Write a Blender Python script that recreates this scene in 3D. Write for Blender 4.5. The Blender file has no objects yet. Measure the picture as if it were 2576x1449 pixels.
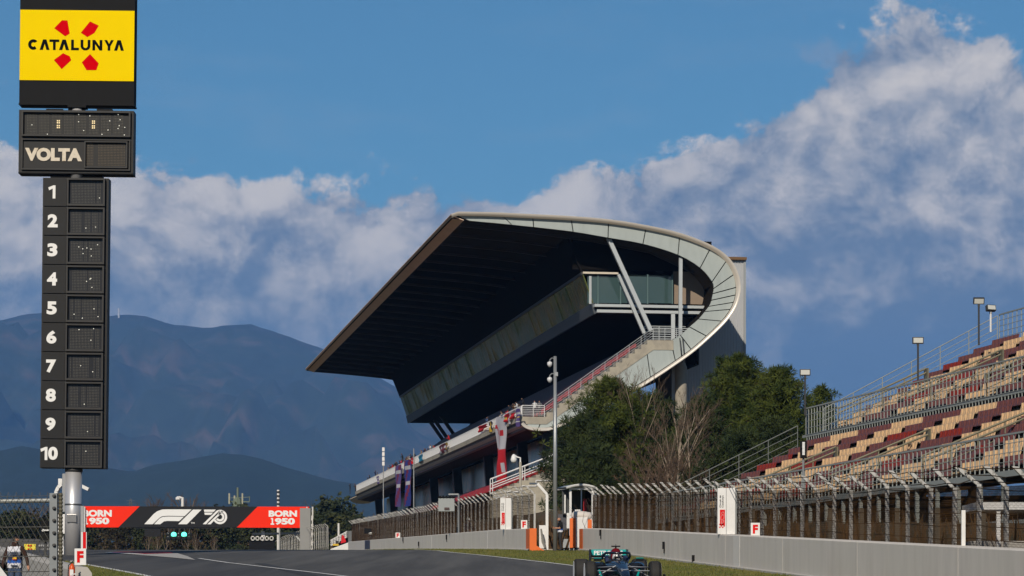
import bpy, bmesh, math, random
from mathutils import Vector, Matrix, noise
random.seed(11)
S = bpy.context.scene
C = S.collection
R = math.radians

# ---------------------------------------------------------------- camera, sky, sun, exposure
# measuring frame used while surveying the photograph: focal length, centre column, horizon row, eye height
F, CX, YH, CZ = 7154.0, 1288.0, 1572.0, 1.7
cam = bpy.data.objects.new('camera', bpy.data.cameras.new('camera'))
C.objects.link(cam)
cam.location = (0, 0, CZ)
cam.rotation_euler = (R(90), 0, 0)
cam.data.sensor_width = 36
cam.data.lens = 100
cam.data.shift_y = 0.3292
cam.data.clip_start = 0.5
cam.data.clip_end = 40000
S.camera = cam
S.view_settings.view_transform = 'Standard'
S.view_settings.look = 'None'
S.view_settings.gamma = 1
S.view_settings.exposure = 0.0
S.cycles.use_denoising = True
S.cycles.max_bounces = 6
S.cycles.transparent_max_bounces = 16
S.cycles.volume_bounces = 0

SUN_AZ, SUN_EL = 14.0, 31.0          # degrees left of straight behind the viewer, height
sun = bpy.data.objects.new('sun', bpy.data.lights.new('sun', 'SUN'))
C.objects.link(sun)
sun.data.energy = 5.0
sun.data.angle = R(0.53)
sun.data.color = (1.0, 0.90, 0.76)
sd = Vector((-math.sin(R(SUN_AZ)) * math.cos(R(SUN_EL)), -math.cos(R(SUN_AZ)) * math.cos(R(SUN_EL)), math.sin(R(SUN_EL))))
sun.rotation_euler = sd.to_track_quat('Z', 'Y').to_euler()

W = bpy.data.worlds.new('World')
S.world = W
W.use_nodes = True
nt = W.node_tree
nt.nodes.clear()
class NT:
    """tiny wrapper to write node expressions"""
    def __init__(s, t): s.t = t
    def n(s, typ, **kw):
        x = s.t.nodes.new(typ)
        for k, v in kw.items(): setattr(x, k, v)
        return x
    def put(s, sock, val):
        if hasattr(val, 'is_output') or isinstance(val, bpy.types.NodeSocket): s.t.links.new(val, sock)
        else: sock.default_value = val
    def m(s, op, a, b=0.0, c=0.0, clamp=False):
        x = s.n('ShaderNodeMath', operation=op, use_clamp=clamp)
        s.put(x.inputs[0], a); s.put(x.inputs[1], b); s.put(x.inputs[2], c)
        return x.outputs[0]
    def vm(s, op, a, b=(0, 0, 0)):
        x = s.n('ShaderNodeVectorMath', operation=op)
        s.put(x.inputs[0], a); s.put(x.inputs[1], b)
        return x.outputs[0]
    def ss(s, v, a, b):
        x = s.n('ShaderNodeMapRange', interpolation_type='SMOOTHSTEP')
        s.put(x.inputs[0], v); s.put(x.inputs[1], a); s.put(x.inputs[2], b)
        return x.outputs[0]
    def noise(s, vec, scale, detail=4, rough=0.5, lac=2.0, dist=0.0):
        x = s.n('ShaderNodeTexNoise')
        s.put(x.inputs['Vector'], vec); x.inputs['Scale'].default_value = scale
        x.inputs['Detail'].default_value = detail; x.inputs['Roughness'].default_value = rough
        x.inputs['Lacunarity'].default_value = lac; x.inputs['Distortion'].default_value = dist
        return x.outputs[0]
    def mix(s, fac, a, b):
        x = s.n('ShaderNodeMix', data_type='RGBA')
        s.put(x.inputs[0], fac); s.put(x.inputs[6], a); s.put(x.inputs[7], b)
        return x.outputs[2]
w = NT(nt)
out = w.n('ShaderNodeOutputWorld'); bg = w.n('ShaderNodeBackground')
nt.links.new(bg.outputs[0], out.inputs[0])
sky = w.n('ShaderNodeTexSky', sky_type='NISHITA', sun_disc=False)
sky.sun_elevation = R(SUN_EL); sky.sun_rotation = R(180 + SUN_AZ)
sky.altitude = 200; sky.air_density = 1.0; sky.dust_density = 0.1; sky.ozone_density = 2.0
SKY = 0.068
dv = w.n('ShaderNodeTexCoord').outputs['Generated']
sx = w.n('ShaderNodeSeparateXYZ'); nt.links.new(dv, sx.inputs[0])
dx, dy, dz = sx.outputs
az = w.m('ARCTAN2', dx, dy)
# cumulus: a soft bank along the horizon, heaped higher towards the right
vv = w.vm('MULTIPLY', dv, (1.0, 1.0, 1.2))
warp = w.n('ShaderNodeTexNoise'); warp.inputs['Scale'].default_value = 14.0; warp.inputs['Detail'].default_value = 3.0
nt.links.new(vv, warp.inputs['Vector'])
vw = w.vm('ADD', vv, w.vm('MULTIPLY', w.vm('SUBTRACT', warp.outputs['Color'], (.5, .5, .5)), (0.030, 0.030, 0.024)))
n_big = w.noise(w.vm('ADD', vv, (3.1, 0.4, 1.7)), 8.0, 3, 0.5)
wob = w.noise(w.vm('ADD', vw, (0.2, 5.4, 2.7)), 13.0, 6, 0.55)
n1 = w.noise(vw, 24.0, 13, 0.59, 2.1)
n2 = w.noise(w.vm('ADD', vw, (-0.007, 0.0, 0.011)), 24.0, 7, 0.54, 2.1)
def gauss(v, c, s_):
    t = w.m('DIVIDE', w.m('SUBTRACT', v, c), s_)
    return w.m('POWER', 2.718, w.m('MULTIPLY', w.m('MULTIPLY', t, t), -1.0))
# upper edge of the bank (height of the view direction) by azimuth
edge = w.m('ADD', 0.153, w.m('MULTIPLY', gauss(az, 0.143, 0.056), 0.058))
edge = w.m('ADD', edge, w.m('MULTIPLY', w.m('SUBTRACT', n_big, 0.5), 0.03))
b = w.m('MULTIPLY', w.m('SUBTRACT', edge, dz), 13.0)
dens = w.m('ADD', w.m('MINIMUM', b, 0.5), w.m('SUBTRACT', w.m('MULTIPLY', n1, 0.95), 0.44))
mask = w.ss(dens, -0.01, 0.075)
right = gauss(az, 0.175, 0.085)
lit = w.m('ADD', w.m('MULTIPLY', w.m('SUBTRACT', n1, n2), 3.4), w.m('SUBTRACT', 0.70, w.m('MULTIPLY', w.m('MAXIMUM', b, 0.0), 0.45)))
lit = w.m('ADD', lit, w.m('MULTIPLY', w.m('SUBTRACT', wob, 0.5), 1.7))
lit = w.m('SUBTRACT', lit, w.m('MULTIPLY', right, 0.06))
lit = w.ss(lit, -0.10, 1.15)
shade_c = (0.160, 0.225, 0.325, 1); lit_c = (0.76, 0.705, 0.65, 1)
cl = w.mix(lit, shade_c, lit_c)
haze_c = (0.100, 0.185, 0.300, 1)
cl = w.mix(w.m('MULTIPLY', w.ss(dz, 0.132, 0.078), 0.80), cl, haze_c)
skyc = w.vm('MULTIPLY', sky.outputs[0], (SKY * 0.46, SKY * 0.84, SKY * 1.00))
# thin high veils in the open blue
veil = w.m('MULTIPLY', w.ss(w.noise(w.vm('MULTIPLY', vv, (1.0, 1.0, 3.2)), 11.0, 7, 0.6), 0.5, 0.78), 0.22)
skyc = w.mix(veil, skyc, (0.36, 0.45, 0.56, 1))
puff = w.m('MULTIPLY', w.ss(w.m('ADD', w.noise(w.vm('ADD', vv, (7.7, 2.2, 0.3)), 38.0, 8, 0.6), w.m('MULTIPLY', w.m('SUBTRACT', n_big, 0.5), 0.3)), 0.62, 0.76), 0.55)
skyc = w.mix(puff, skyc, (0.26, 0.34, 0.46, 1))
fin = w.mix(mask, skyc, cl)
nt.links.new(fin, bg.inputs[0])
bg.inputs[1].default_value = 1.0

# ---------------------------------------------------------------- helpers
def P(u, v, Y): return Vector(((u - CX) * Y / F, Y, CZ + (YH - v) * Y / F))

GP = [(-400, -12), (-20, -1.06), (0, -.27), (40, 1.314), (80, 2.898), (110, 4.086), (130, 4.878), (147, 5.51), (165, 6.05), (190, 6.71), (240, 8.0),
      (300, 9.575), (340, 10.62), (380, 11.66), (420, 12.4), (480, 12.8), (600, 12.4), (1000, 9), (3000, -10), (12000, -60)]
def GZ(y):
    if y <= GP[0][0]: return GP[0][1]
    for (a, za), (b_, zb) in zip(GP, GP[1:]):
        if y <= b_: return za + (zb - za) * (y - a) / (b_ - a)
    return GP[-1][1]
def G(u, v):
    """the ground point seen at a surveyed direction"""
    y = 20.0
    while y < 500:
        if CZ + (YH - v) * y / F <= GZ(y): break
        y += 0.1
    return Vector(((u - CX) * y / F, y, GZ(y)))
WR = lambda y: 3.84 - .0792 * (y - 147)      # face of the right-hand barrier
WL = lambda y: .97 - .0974 * (y - 147)       # face of the barrier beyond the gate
XL = lambda y: -11.9 - .23 * (min(max(y, 30), 140) - 80)   # left-hand barrier

MATS = {}
def M(name, col, rough=.7, var=.12, scale=2.0, bump=0.0, metal=0.0, spec=.25, detail=5, col2=None, stretch=None, thr=None, emit=0, bscale=None, trans=0, alpha=1, bdist=.05):
    if name in MATS: return MATS[name]
    m = bpy.data.materials.new(name); m.use_nodes = True
    t = NT(m.node_tree); bs = m.node_tree.nodes['Principled BSDF']
    k_ = 1.0 if emit else .80
    col = [q * k_ for q in col]; col2 = [q * k_ for q in col2] if col2 else None
    c = tuple(col) + (1,)
    co = t.n('ShaderNodeTexCoord').outputs['Object']
    if stretch: co = t.vm('MULTIPLY', co, stretch)
    if var or col2:
        nz = t.noise(co, scale, detail, .6)
        if col2:
            f = t.ss(nz, *(thr or (.4, .62))); base = t.mix(f, c, tuple(col2) + (1,))
        else: base = c
        nz2 = t.noise(co, scale * 3.3, 4, .6)
        k = t.m('ADD', 1 - var, t.m('MULTIPLY', t.m('ADD', nz, nz2), var))
        base2 = t.mix(1.0, base, base)
        mul = t.n('ShaderNodeMix', data_type='RGBA', blend_type='MULTIPLY'); mul.inputs[0].default_value = 1
        t.put(mul.inputs[6], base); cr = t.n('ShaderNodeCombineColor')
        for i in range(3): t.put(cr.inputs[i], k)
        t.put(mul.inputs[7], cr.outputs[0])
        t.put(bs.inputs['Base Color'], mul.outputs[2])
    else: bs.inputs['Base Color'].default_value = c
    bs.inputs['Roughness'].default_value = rough
    bs.inputs['Metallic'].default_value = metal
    bs.inputs['Specular IOR Level'].default_value = spec
    if bump:
        bn = t.n('ShaderNodeBump'); bn.inputs['Strength'].default_value = bump; bn.inputs['Distance'].default_value = bdist
        t.put(bn.inputs['Height'], t.noise(co, bscale or scale * 6, 6, .6)); t.put(bs.inputs['Normal'], bn.outputs[0])
    if emit:
        bs.inputs['Emission Color'].default_value = c; bs.inputs['Emission Strength'].default_value = emit
    if trans: bs.inputs['Transmission Weight'].default_value = trans
    if alpha < 1: bs.inputs['Alpha'].default_value = alpha
    MATS[name] = m
    return m

ORG = {}
def link(o, parent=None):
    C.objects.link(o)
    if parent is not None: o.parent = parent; ORG[o] = ORG.get(parent, Vector((0, 0, 0)))
    return o
def tag(o, label, cat, group=None, kind=None):
    o['label'] = label; o['category'] = cat
    if group: o['group'] = group
    if kind: o['kind'] = kind
    return o
def thing(name, label, cat, loc=(0, 0, 0), group=None, local=False, rot=None):
    """an Empty at a thing's base; its parts are given in world coordinates unless local"""
    o = bpy.data.objects.new(name, None); C.objects.link(o)
    o.empty_display_size = .2
    o.location = loc
    if rot is not None: o.rotation_euler = rot
    ORG[o] = Vector((0, 0, 0)) if local else Vector(loc)
    return tag(o, label, cat, group)

class MB:
    def __init__(s): s.v = []; s.f = []; s.mi = []; s.cur = 0
    def add(s, vs, fs):
        n = len(s.v); s.v += [tuple(x) for x in vs]
        s.f += [tuple(i + n for i in f) for f in fs]; s.mi += [s.cur] * len(fs); return s
    def box(s, c, size, ax=None, ay=None, az_=None):
        """box about c; ax, ay, az_ are optional unit axes"""
        c = Vector(c); hx, hy, hz = [q / 2 for q in size]
        ax = Vector(ax or (1, 0, 0)); ay = Vector(ay or (0, 1, 0)); az_ = Vector(az_ or (0, 0, 1))
        vs = [c + ax * (i * hx) + ay * (j * hy) + az_ * (k * hz) for i in (-1, 1) for j in (-1, 1) for k in (-1, 1)]
        return s.add(vs, [(0, 1, 3, 2), (4, 6, 7, 5), (0, 4, 5, 1), (2, 3, 7, 6), (0, 2, 6, 4), (1, 5, 7, 3)])
    def beam(s, a, b, wd, ht, up=(0, 0, 1)):
        a = Vector(a); b = Vector(b); d = b - a; l = d.length
        if l < 1e-6: return s
        d /= l; x = d.cross(Vector(up))
        if x.length < 1e-4: x = d.cross(Vector((1, 0, 0)))
        x.normalize(); z = x.cross(d)
        return s.box((a + b) / 2, (wd, l, ht), x, d, z)
    def tube(s, pts, r, n=6, cap=True):
        pts = [Vector(p) for p in pts]; rs = r if isinstance(r, (list, tuple)) else [r] * len(pts)
        base = len(s.v); vs = []; ref = None
        for i, p in enumerate(pts):
            d = (pts[min(i + 1, len(pts) - 1)] - pts[max(i - 1, 0)]).normalized()
            if ref is None or abs(ref.dot(d)) > .95:
                ref = Vector((0, 0, 1)) if abs(d.z) < .9 else Vector((1, 0, 0))
            x = d.cross(ref).normalized(); y = x.cross(d); ref = y
            for k in range(n):
                t = 2 * math.pi * k / n
                vs.append(p + (x * math.cos(t) + y * math.sin(t)) * rs[i])
        fs = []
        for i in range(len(pts) - 1):
            for k in range(n):
                a = i * n + k; b_ = i * n + (k + 1) % n
                fs.append((a, a + n, b_ + n, b_))
        if cap and n > 2: fs += [tuple(range(n)), tuple((len(pts) - 1) * n + k for k in reversed(range(n)))]
        return s.add(vs, fs)
    def prism(s, poly, d):
        """polygon (3-D points) extruded by vector d"""
        d = Vector(d); n = len(poly); vs = [Vector(p) for p in poly]; vs += [p + d for p in vs[:n]]
        fs = [tuple(range(n)), tuple(reversed(range(n, 2 * n)))] + [(i, i + n, (i + 1) % n + n, (i + 1) % n) for i in range(n)]
        return s.add(vs, fs)
    def lathe(s, prof, c=(0, 0, 0), n=16, ax=(0, 0, 1)):
        """profile of (radius, height) about an axis through c"""
        c = Vector(c); z = Vector(ax).normalized(); x = z.orthogonal().normalized(); y = z.cross(x); vs = []; fs = []
        for r, h in prof:
            for k in range(n):
                t = 2 * math.pi * k / n; vs.append(c + z * h + (x * math.cos(t) + y * math.sin(t)) * r)
        for i in range(len(prof) - 1):
            for k in range(n):
                a = i * n + k; b_ = i * n + (k + 1) % n; fs.append((a, b_, b_ + n, a + n))
        fs += [tuple(reversed(range(n))), tuple((len(prof) - 1) * n + k for k in range(n))]
        return s.add(vs, fs)
    def grid(s, rows):
        """sheet from rows of points"""
        m = len(rows[0]); vs = [p for r in rows for p in r]
        return s.add(vs, [(i * m + j, i * m + j + 1, (i + 1) * m + j + 1, (i + 1) * m + j) for i in range(len(rows) - 1) for j in range(m - 1)])
    def mesh(s, name, org=(0, 0, 0)):
        me = bpy.data.meshes.new(name); o = Vector(org)
        me.from_pydata([(x - o.x, y - o.y, z - o.z) for x, y, z in s.v], [], s.f)
        if any(s.mi): me.polygons.foreach_set('material_index', s.mi)
        me.update(); return me
    def build(s, name, mat, parent=None, smooth=False, fix=False, kind=None, bevel=0):
        org = ORG.get(parent, Vector((0, 0, 0))) if parent is not None else Vector((0, 0, 0))
        me = s.mesh(name, org)
        if fix or bevel:
            bm = bmesh.new(); bm.from_mesh(me); bmesh.ops.recalc_face_normals(bm, faces=bm.faces)
            if bevel: bmesh.ops.bevel(bm, geom=[e for e in bm.edges], offset=bevel, segments=2, affect='EDGES', profile=.7, clamp_overlap=True)
            bm.to_mesh(me); bm.free()
        if smooth: me.polygons.foreach_set('use_smooth', [True] * len(me.polygons))
        for x in (mat if isinstance(mat, (list, tuple)) else [mat]): me.materials.append(x)
        o = bpy.data.objects.new(name, me); link(o, parent)
        if kind: o['kind'] = kind
        return o
def inst(name, me, parent, loc=(0, 0, 0), rz=0.0, mat=None, rot=None, sc=None):
    o = bpy.data.objects.new(name, me); link(o, parent)
    o.location = Vector(loc) - (ORG.get(parent, Vector((0, 0, 0))) if parent is not None else Vector((0, 0, 0)))
    o.rotation_euler = rot if rot is not None else (0, 0, rz)
    if sc: o.scale = sc
    if mat is not None:
        if not me.materials: me.materials.append(mat)
        o.material_slots[0].link = 'OBJECT'; o.material_slots[0].material = mat
    return o
def based(mb, name, mat, label, cat, loc, group=None, **kw):
    """a one-mesh thing whose origin sits at its base"""
    loc = Vector(loc); me = mb.mesh(name, loc)
    bm = bmesh.new(); bm.from_mesh(me); bmesh.ops.recalc_face_normals(bm, faces=bm.faces); bm.to_mesh(me); bm.free()
    if kw.get('smooth'): me.polygons.foreach_set('use_smooth', [True] * len(me.polygons))
    for x in (mat if isinstance(mat, (list, tuple)) else [mat]): me.materials.append(x)
    o = bpy.data.objects.new(name, me); C.objects.link(o); o.location = loc; ORG[o] = loc
    return tag(o, label, cat, group)
def struct(mb, name, mat, smooth=False):
    o = mb.build(name, mat, None, smooth, fix=True); o['kind'] = 'structure'; return o
def text_mesh(body, size, extrude=.01, bold=0.0, align='CENTER', shear=0, spacing=1.0):
    cu = bpy.data.curves.new('t', 'FONT'); cu.body = body; cu.size = size; cu.extrude = extrude; cu.offset = bold
    cu.align_x = align; cu.align_y = 'CENTER'; cu.shear = shear; cu.space_character = spacing; cu.resolution_u = 4
    o = bpy.data.objects.new('t', cu); C.objects.link(o)
    me = bpy.data.meshes.new_from_object(o.evaluated_get(bpy.context.evaluated_depsgraph_get()))
    bpy.data.objects.remove(o); bpy.data.curves.remove(cu)
    me.materials.clear(); return me
def text(body, c, width, height, mat, parent, bold=.0, xdir=(1, 0, 0), zdir=(0, 0, 1), extrude=.01, name='lettering', shear=0, spacing=1.0):
    """lettering fitted to a width and height, centred on c (in the parent's frame), facing the viewer"""
    me = text_mesh(body, 1.0, 0.5, bold, shear=shear, spacing=spacing)
    xs = [v.co.x for v in me.vertices]; ys = [v.co.y for v in me.vertices]
    x0, x1, y0, y1 = min(xs), max(xs), min(ys), max(ys); X = Vector(xdir); Z = Vector(zdir); N = X.cross(Z)
    c = Vector(c) - ORG.get(parent, Vector((0, 0, 0)))
    for v in me.vertices:
        a = ((v.co.x - x0) / (x1 - x0) - .5) * width; b_ = ((v.co.y - y0) / (y1 - y0) - .5) * height
        v.co = c + X * a + Z * b_ + N * (v.co.z * 2 * extrude * -1)
    me.update(); me.materials.append(mat)
    o = bpy.data.objects.new(name, me); link(o, parent); return o
ORDS = ['first', 'second', 'third', 'fourth', 'fifth', 'sixth', 'seventh', 'eighth', 'ninth', 'tenth', 'eleventh', 'twelfth', 'thirteenth', 'fourteenth',
        'fifteenth', 'sixteenth', 'seventeenth', 'eighteenth', 'nineteenth', 'twentieth', 'twenty-first', 'twenty-second', 'twenty-third', 'twenty-fourth',
        'twenty-fifth', 'twenty-sixth', 'twenty-seventh', 'twenty-eighth', 'twenty-ninth', 'thirtieth']

# ---------------------------------------------------------------- materials
asphalt = M('asphalt', (.058, .056, .056), .85, .45, .5, .25, col2=(.080, .077, .074), thr=(.38, .62), stretch=(1.3, .035, 1), bscale=40)
asphalt2 = M('asphalt_track', (.075, .071, .066), .85, .45, .5, .25, col2=(.105, .10, .092), thr=(.38, .62), stretch=(1.3, .035, 1), bscale=40)
grassm = M('grass', (.125, .140, .010), .9, .5, .5, .6, col2=(.11, .095, .03), thr=(.42, .65), bscale=9)
groundm = M('ground_scrub', (.035, .052, .010), .95, .7, .022, .5, col2=(.15, .105, .045), thr=(.42, .56), bscale=4, detail=10)
earthm = M('earth', (.082, .05, .026), .95, .6, .6, .6, col2=(.055, .05, .018), thr=(.4, .65), bscale=5)
whitep = M('white_paint', (.72, .71, .69), .5, .18, 1.5)
linep = M('line_paint', (.66, .65, .62), .7, .4, 2.5)
concrete = M('concrete', (.36, .33, .28), .85, .3, .9, .2, col2=(.28, .26, .22))
palec = M('pale_concrete', (.42, .40, .37), .85, .25, .8, .15)
greywall = M('grey_wall_paint', (.68, .63, .565), .7, .34, .9, .06, stretch=(1, .6, .12), col2=(.54, .49, .43), thr=(.48, .78))
steel = M('galvanised_steel', (.30, .31, .31), .45, .25, 3, metal=.55)
darksteel = M('dark_steel', (.06, .06, .06), .5, .2, 3, metal=.4)
black = M('black_panel', (.006, .006, .0065), .6, .3, 2, spec=.1)
railm = M('grey_rail_paint', (.27, .29, .275), .6, .2, 2)
orange = M('orange_paint', (.72, .15, .025), .55, .2, 1.5)
redp = M('red_paint', (.66, .012, .012), .9, .12, 1.5, spec=.05)
# ---------------------------------------------------------------- terrain, track, hills
ys = sorted(set([g[0] for g in GP] + list(range(20, 200, 10)) + list(range(200, 520, 20)) + [700, 1500, 2200, 5000, 8000]))
offs = [-9000, -4000, -1500, -600, -250, -120, -60, -30, -15, -8, -4, -1.5, -.35, -.12, 1.5, 4, 8, 14, 20, 26, 34, 45, 60, 90, 160, 300, 700, 1800, 5000, 10000]
def ground_z(x, y):
    z = GZ(y)
    if x < XL(y) - .2: z -= .3 * max(0, min(1, (150 - y) / 15)) if y > 20 else .3
    return z
mb = MB(); rows = []
for y in ys: rows.append([Vector((XL(y) + o, y, ground_z(XL(y) + o, y))) for o in offs])
mb.grid(rows); struct(mb, 'ground', groundm)

def strip(pts, wfun, name, mat, lift):
    """a sheet laid on the ground between a left and a right edge, broken at every bend of the ground"""
    y0, y1 = pts
    yy = sorted(set([y0, y1] + [y for y in ys if y0 < y < y1]))
    mb = MB(); mb.grid([[Vector((x, y, GZ(y) + lift)) for x in wfun(y)] for y in yy]); return struct(mb, name, mat)
def curve(pts):
    def f(y):
        if y <= pts[0][0]: a, b_ = pts[0], pts[1]
        elif y >= pts[-1][0]: a, b_ = pts[-2], pts[-1]
        else:
            for a, b_ in zip(pts, pts[1:]):
                if y <= b_[0]: break
        return a[1] + (b_[1] - a[1]) * (y - a[0]) / (b_[0] - a[0])
    return f
right_line = curve([(20, 10.5), (69, 6.4), (88, 4.2), (104, 2.2), (111.6, 1.2), (142, -3.3), (200, -9.2), (300, -18.0), (380, -25.0), (430, -30)])
left_line = curve([(20, 2), (70, -7.2), (88, -11.4), (95, -13.1), (105.7, -15.8), (113, -17.6), (140, -24), (200, -38), (300, -52), (430, -60)])
merge = curve([(20, 9), (70, -1.2), (88, -5.4), (111.6, -11.4), (120, -13.2), (136.6, -16.6)])
strip((30, 430), lambda y: (left_line(y), merge(y) if y < 136 else left_line(y) * .6 + right_line(y) * .4), 'pit_exit_road', asphalt, .02)
strip((30, 430), lambda y: ((merge(y) if y < 136 else left_line(y) * .6 + right_line(y) * .4), right_line(y)), 'track', asphalt2, .02)
strip((60, 330), lambda y: (right_line(y), WR(y) + .6 if y < 147 else WL(y) + .6), 'grass_verge', grassm, .03)
strip((60, 113), lambda y: (XL(y) + .1, left_line(y)), 'grass_verge', grassm, .03)
strip((40, 330), lambda y: (right_line(y) - .09, right_line(y) + .09), 'white_edge_line', linep, .036)
strip((60, 112), lambda y: (left_line(y) - .11, left_line(y) + .11), 'white_edge_line', linep, .036)
strip((40, 120), lambda y: (merge(y) - .08, merge(y) + .08), 'white_merge_line', linep, .036)
strip((110, 200), lambda y: (XL(y) - 14, left_line(y) - .02), 'paved_apron', asphalt, .012)
def sheet(name, uv, mat, lift):
    mb = MB(); pts = [G(u, v) for u, v in uv]
    mb.add([p + Vector((0, 0, lift)) for p in pts], [tuple(range(len(pts)))]); return struct(mb, name, mat)
sheet('painted_run_off', [(278, 1391.2), (300, 1389.8), (414, 1388.6), (436, 1393.2), (363, 1395.2)], M('dull_red_paint', (.36, .03, .035), .8, .4, 1), .045)
sheet('pale_run_off', [(300, 1393.6), (363, 1395.6), (436, 1393.6), (446, 1393.2), (472, 1401), (492, 1410.5), (430, 1404)], palec, .042)
sheet('kerb_edge_line', [(262, 1392.2), (278, 1391.2), (363, 1395.2), (340, 1396)], linep, .05)
# darker rubbered streaks on the pit exit road are separate patched asphalt
sheet('asphalt_patch', [(640, 1418), (668, 1419), (800, 1449), (760, 1449)], M('asphalt_patch', (.045, .045, .048), .85, .3, .5), .03)

# hills far behind, under a little real air
def ridge(name, Y, depth, prof, mat, seed, rough, step=60):
    pr = curve(prof); rows = []; n = 26
    us = [(-1600 + i * 24) for i in range(int(5600 / 24))]
    for j in range(n):
        t = j / (n - 1); row = []
        for u in us:
            top = CZ + (YH - pr(u)) * Y / F
            y = Y - depth * (1 - t); x = (u - CX) * Y / F
            p = Vector((x / 900, y / 900, seed))
            rk = rough * min(1.0, max(.12, (top - 660) / 700)) if rough > 100 else rough
            spur = noise.fractal(p, 1.0, 2.0, 6) * rk
            s2 = abs(noise.fractal(Vector((x / 420, y / 1400, seed + 5)), .9, 2, 5)) * rk * 1.2
            h = top * (t ** .85) * (1 - .0 * t) + (spur - s2) * (math.sin(math.pi * t) ** .8) - 40 * (1 - t)
            h += noise.fractal(Vector((x / 110, y / 110, seed + 9)), 1, 2, 4) * 6 * t
            row.append(Vector((x, y, h)))
        rows.append(row)
    for dyy, k in ((500, .75), (1600, .2)): rows.append([Vector((p.x, p.y + dyy, p.z * k)) for p in rows[n - 1]])
    mb = MB(); mb.grid(rows); return struct(mb, name, mat, True)
hillm = M('hill_forest', (.022, .034, .018), 1, .9, .0045, 0, col2=(.085, .062, .045), thr=(.48, .72), detail=14)
hillm2 = M('near_hill_forest', (.014, .026, .014), 1, .6, .006, 0, detail=9)
ridge('mountain_ridge', 14000, 6000, [(-1600, 860), (-700, 840), (-200, 830), (0, 806), (60, 792), (110, 786), (200, 800), (275, 795), (310, 792), (370, 797), (430, 815), (520, 824), (560, 819), (632, 815),
      (700, 838), (760, 858), (830, 885), (920, 930), (1000, 975), (1300, 1090), (1500, 1160), (1800, 1200), (2500, 1230), (3200, 1200), (4000, 1180)], hillm, 2.0, 400)
ridge('near_hill', 6500, 2200, [(-1600, 1200), (-400, 1185), (0, 1135), (60, 1120), (200, 1165), (330, 1185), (440, 1160), (560, 1140), (640, 1146), (760, 1190), (900, 1215), (1200, 1200), (2000, 1230), (4000, 1200)], hillm2, 7.0, 70)
mb = MB(); mb.box((0, 8200, 820), (26000, 18400, 1860))
hz = mb.build('haze', [], None); hz['kind'] = 'stuff'
hm = bpy.data.materials.new('haze'); hm.use_nodes = True; t = hm.node_tree; t.nodes.clear()
o_ = t.nodes.new('ShaderNodeOutputMaterial'); pv = t.nodes.new('ShaderNodeVolumePrincipled')
pv.inputs['Color'].default_value = (.20, .46, 1, 1); pv.inputs['Density'].default_value = 5.2e-5; pv.inputs['Anisotropy'].default_value = 0
t.links.new(pv.outputs[0], o_.inputs['Volume']); hz.data.materials.append(hm)
# ---------------------------------------------------------------- main grandstand
GO = Vector((.89, 290)); GA = Vector((-.1555, .9878)); GSd = Vector((.9878, .1555))
A3 = Vector((GA.x, GA.y, 0)); S3 = Vector((GSd.x, GSd.y, 0)); Z3 = Vector((0, 0, 1))
def gs(w_, d, z): return Vector((GO.x + GSd.x * w_ + GA.x * d, GO.y + GSd.y * w_ + GA.y * d, z))
def cs(u, v, d=0.0):
    """(across, height) in the cross-section d metres along the stand"""
    t = (u - CX) / F; ox = GO.x + GA.x * d; oy = GO.y + GA.y * d
    w_ = (t * oy - ox) / (GSd.x - t * GSd.y); return w_, CZ + (YH - v) * (oy + GSd.y * w_) / F
def fp(u, v, w_):
    """(along, height) on the lengthwise plane w_ metres across"""
    t = (u - CX) / F; bx = GO.x + GSd.x * w_; by = GO.y + GSd.y * w_
    d = (t * by - bx) / (GA.x - t * GA.y); return d, CZ + (YH - v) * (by + GA.y * d) / F
LEN = 176
ringm = M('pale_green_grey_panel', (.38, .42, .405), .5, .22, .6, .02, col2=(.32, .355, .34), stretch=(1, 1, .25), thr=(.5, .75))
rimm = M('cream_rim_metal', (.60, .55, .48), .30, .12, .8, metal=.2)
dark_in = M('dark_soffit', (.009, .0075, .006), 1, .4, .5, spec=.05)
fasciam = M('roof_edge_fascia', (.85, .64, .48), .7, .2, .3)
glassband = M('reflection_tinted_glass', (.46, .37, .09), .06, .2, .35, 1.0, bdist=.2, metal=.85, col2=(.22, .27, .06), thr=(.44, .56), stretch=(1, 1, .3), bscale=1.1)  # gold and green streaks in the colour stand in for mirrored land
glasslow = M('lower_tinted_glass', (1.2, 1.02, .74), .28, .2, .3, .8, metal=1.0, col2=(.85, .86, .68), thr=(.45, .55), bscale=.6)
tealglass = M('teal_glass', (.05, .09, .09), .05, .1, .5, metal=.1, spec=.8)
beamm = M('light_beam_paint', (.44, .47, .48), .4, .12, 1)
stepc = M('stand_concrete', (.40, .36, .28), .85, .3, .5, .15, col2=(.30, .27, .22))
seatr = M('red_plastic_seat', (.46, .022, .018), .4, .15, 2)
seatd = M('shaded_red_seat', (.05, .012, .018), .5, .2, 2)  # the red seat again, with the shade of the deep rows put into its colour
whiter = M('white_rail_paint', (.68, .67, .66), .45, .12, 2)
balw = M('balcony_white', (1.0, .98, .95), .6, .1, 1)
gstand = thing('grandstand', 'huge main grandstand with curved white roof end and white balcony', 'grandstand', gs(10, 0, GZ(290)))
outer = [(1133, 539.5), (1151, 533.5), (1237, 535), (1321, 539), (1354, 540.5), (1438, 545), (1532, 553), (1626, 568), (1712, 588), (1790, 619), (1833, 651), (1854, 687), (1861, 722), (1857, 753), (1845, 782), (1822, 813),
         (1783, 851), (1744, 885), (1704, 914), (1641, 956), (1560, 1003), (1454, 1052), (1396, 1079), (1366, 1084), (1335, 1082), (1317, 1075), (1309, 1067)]
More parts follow.
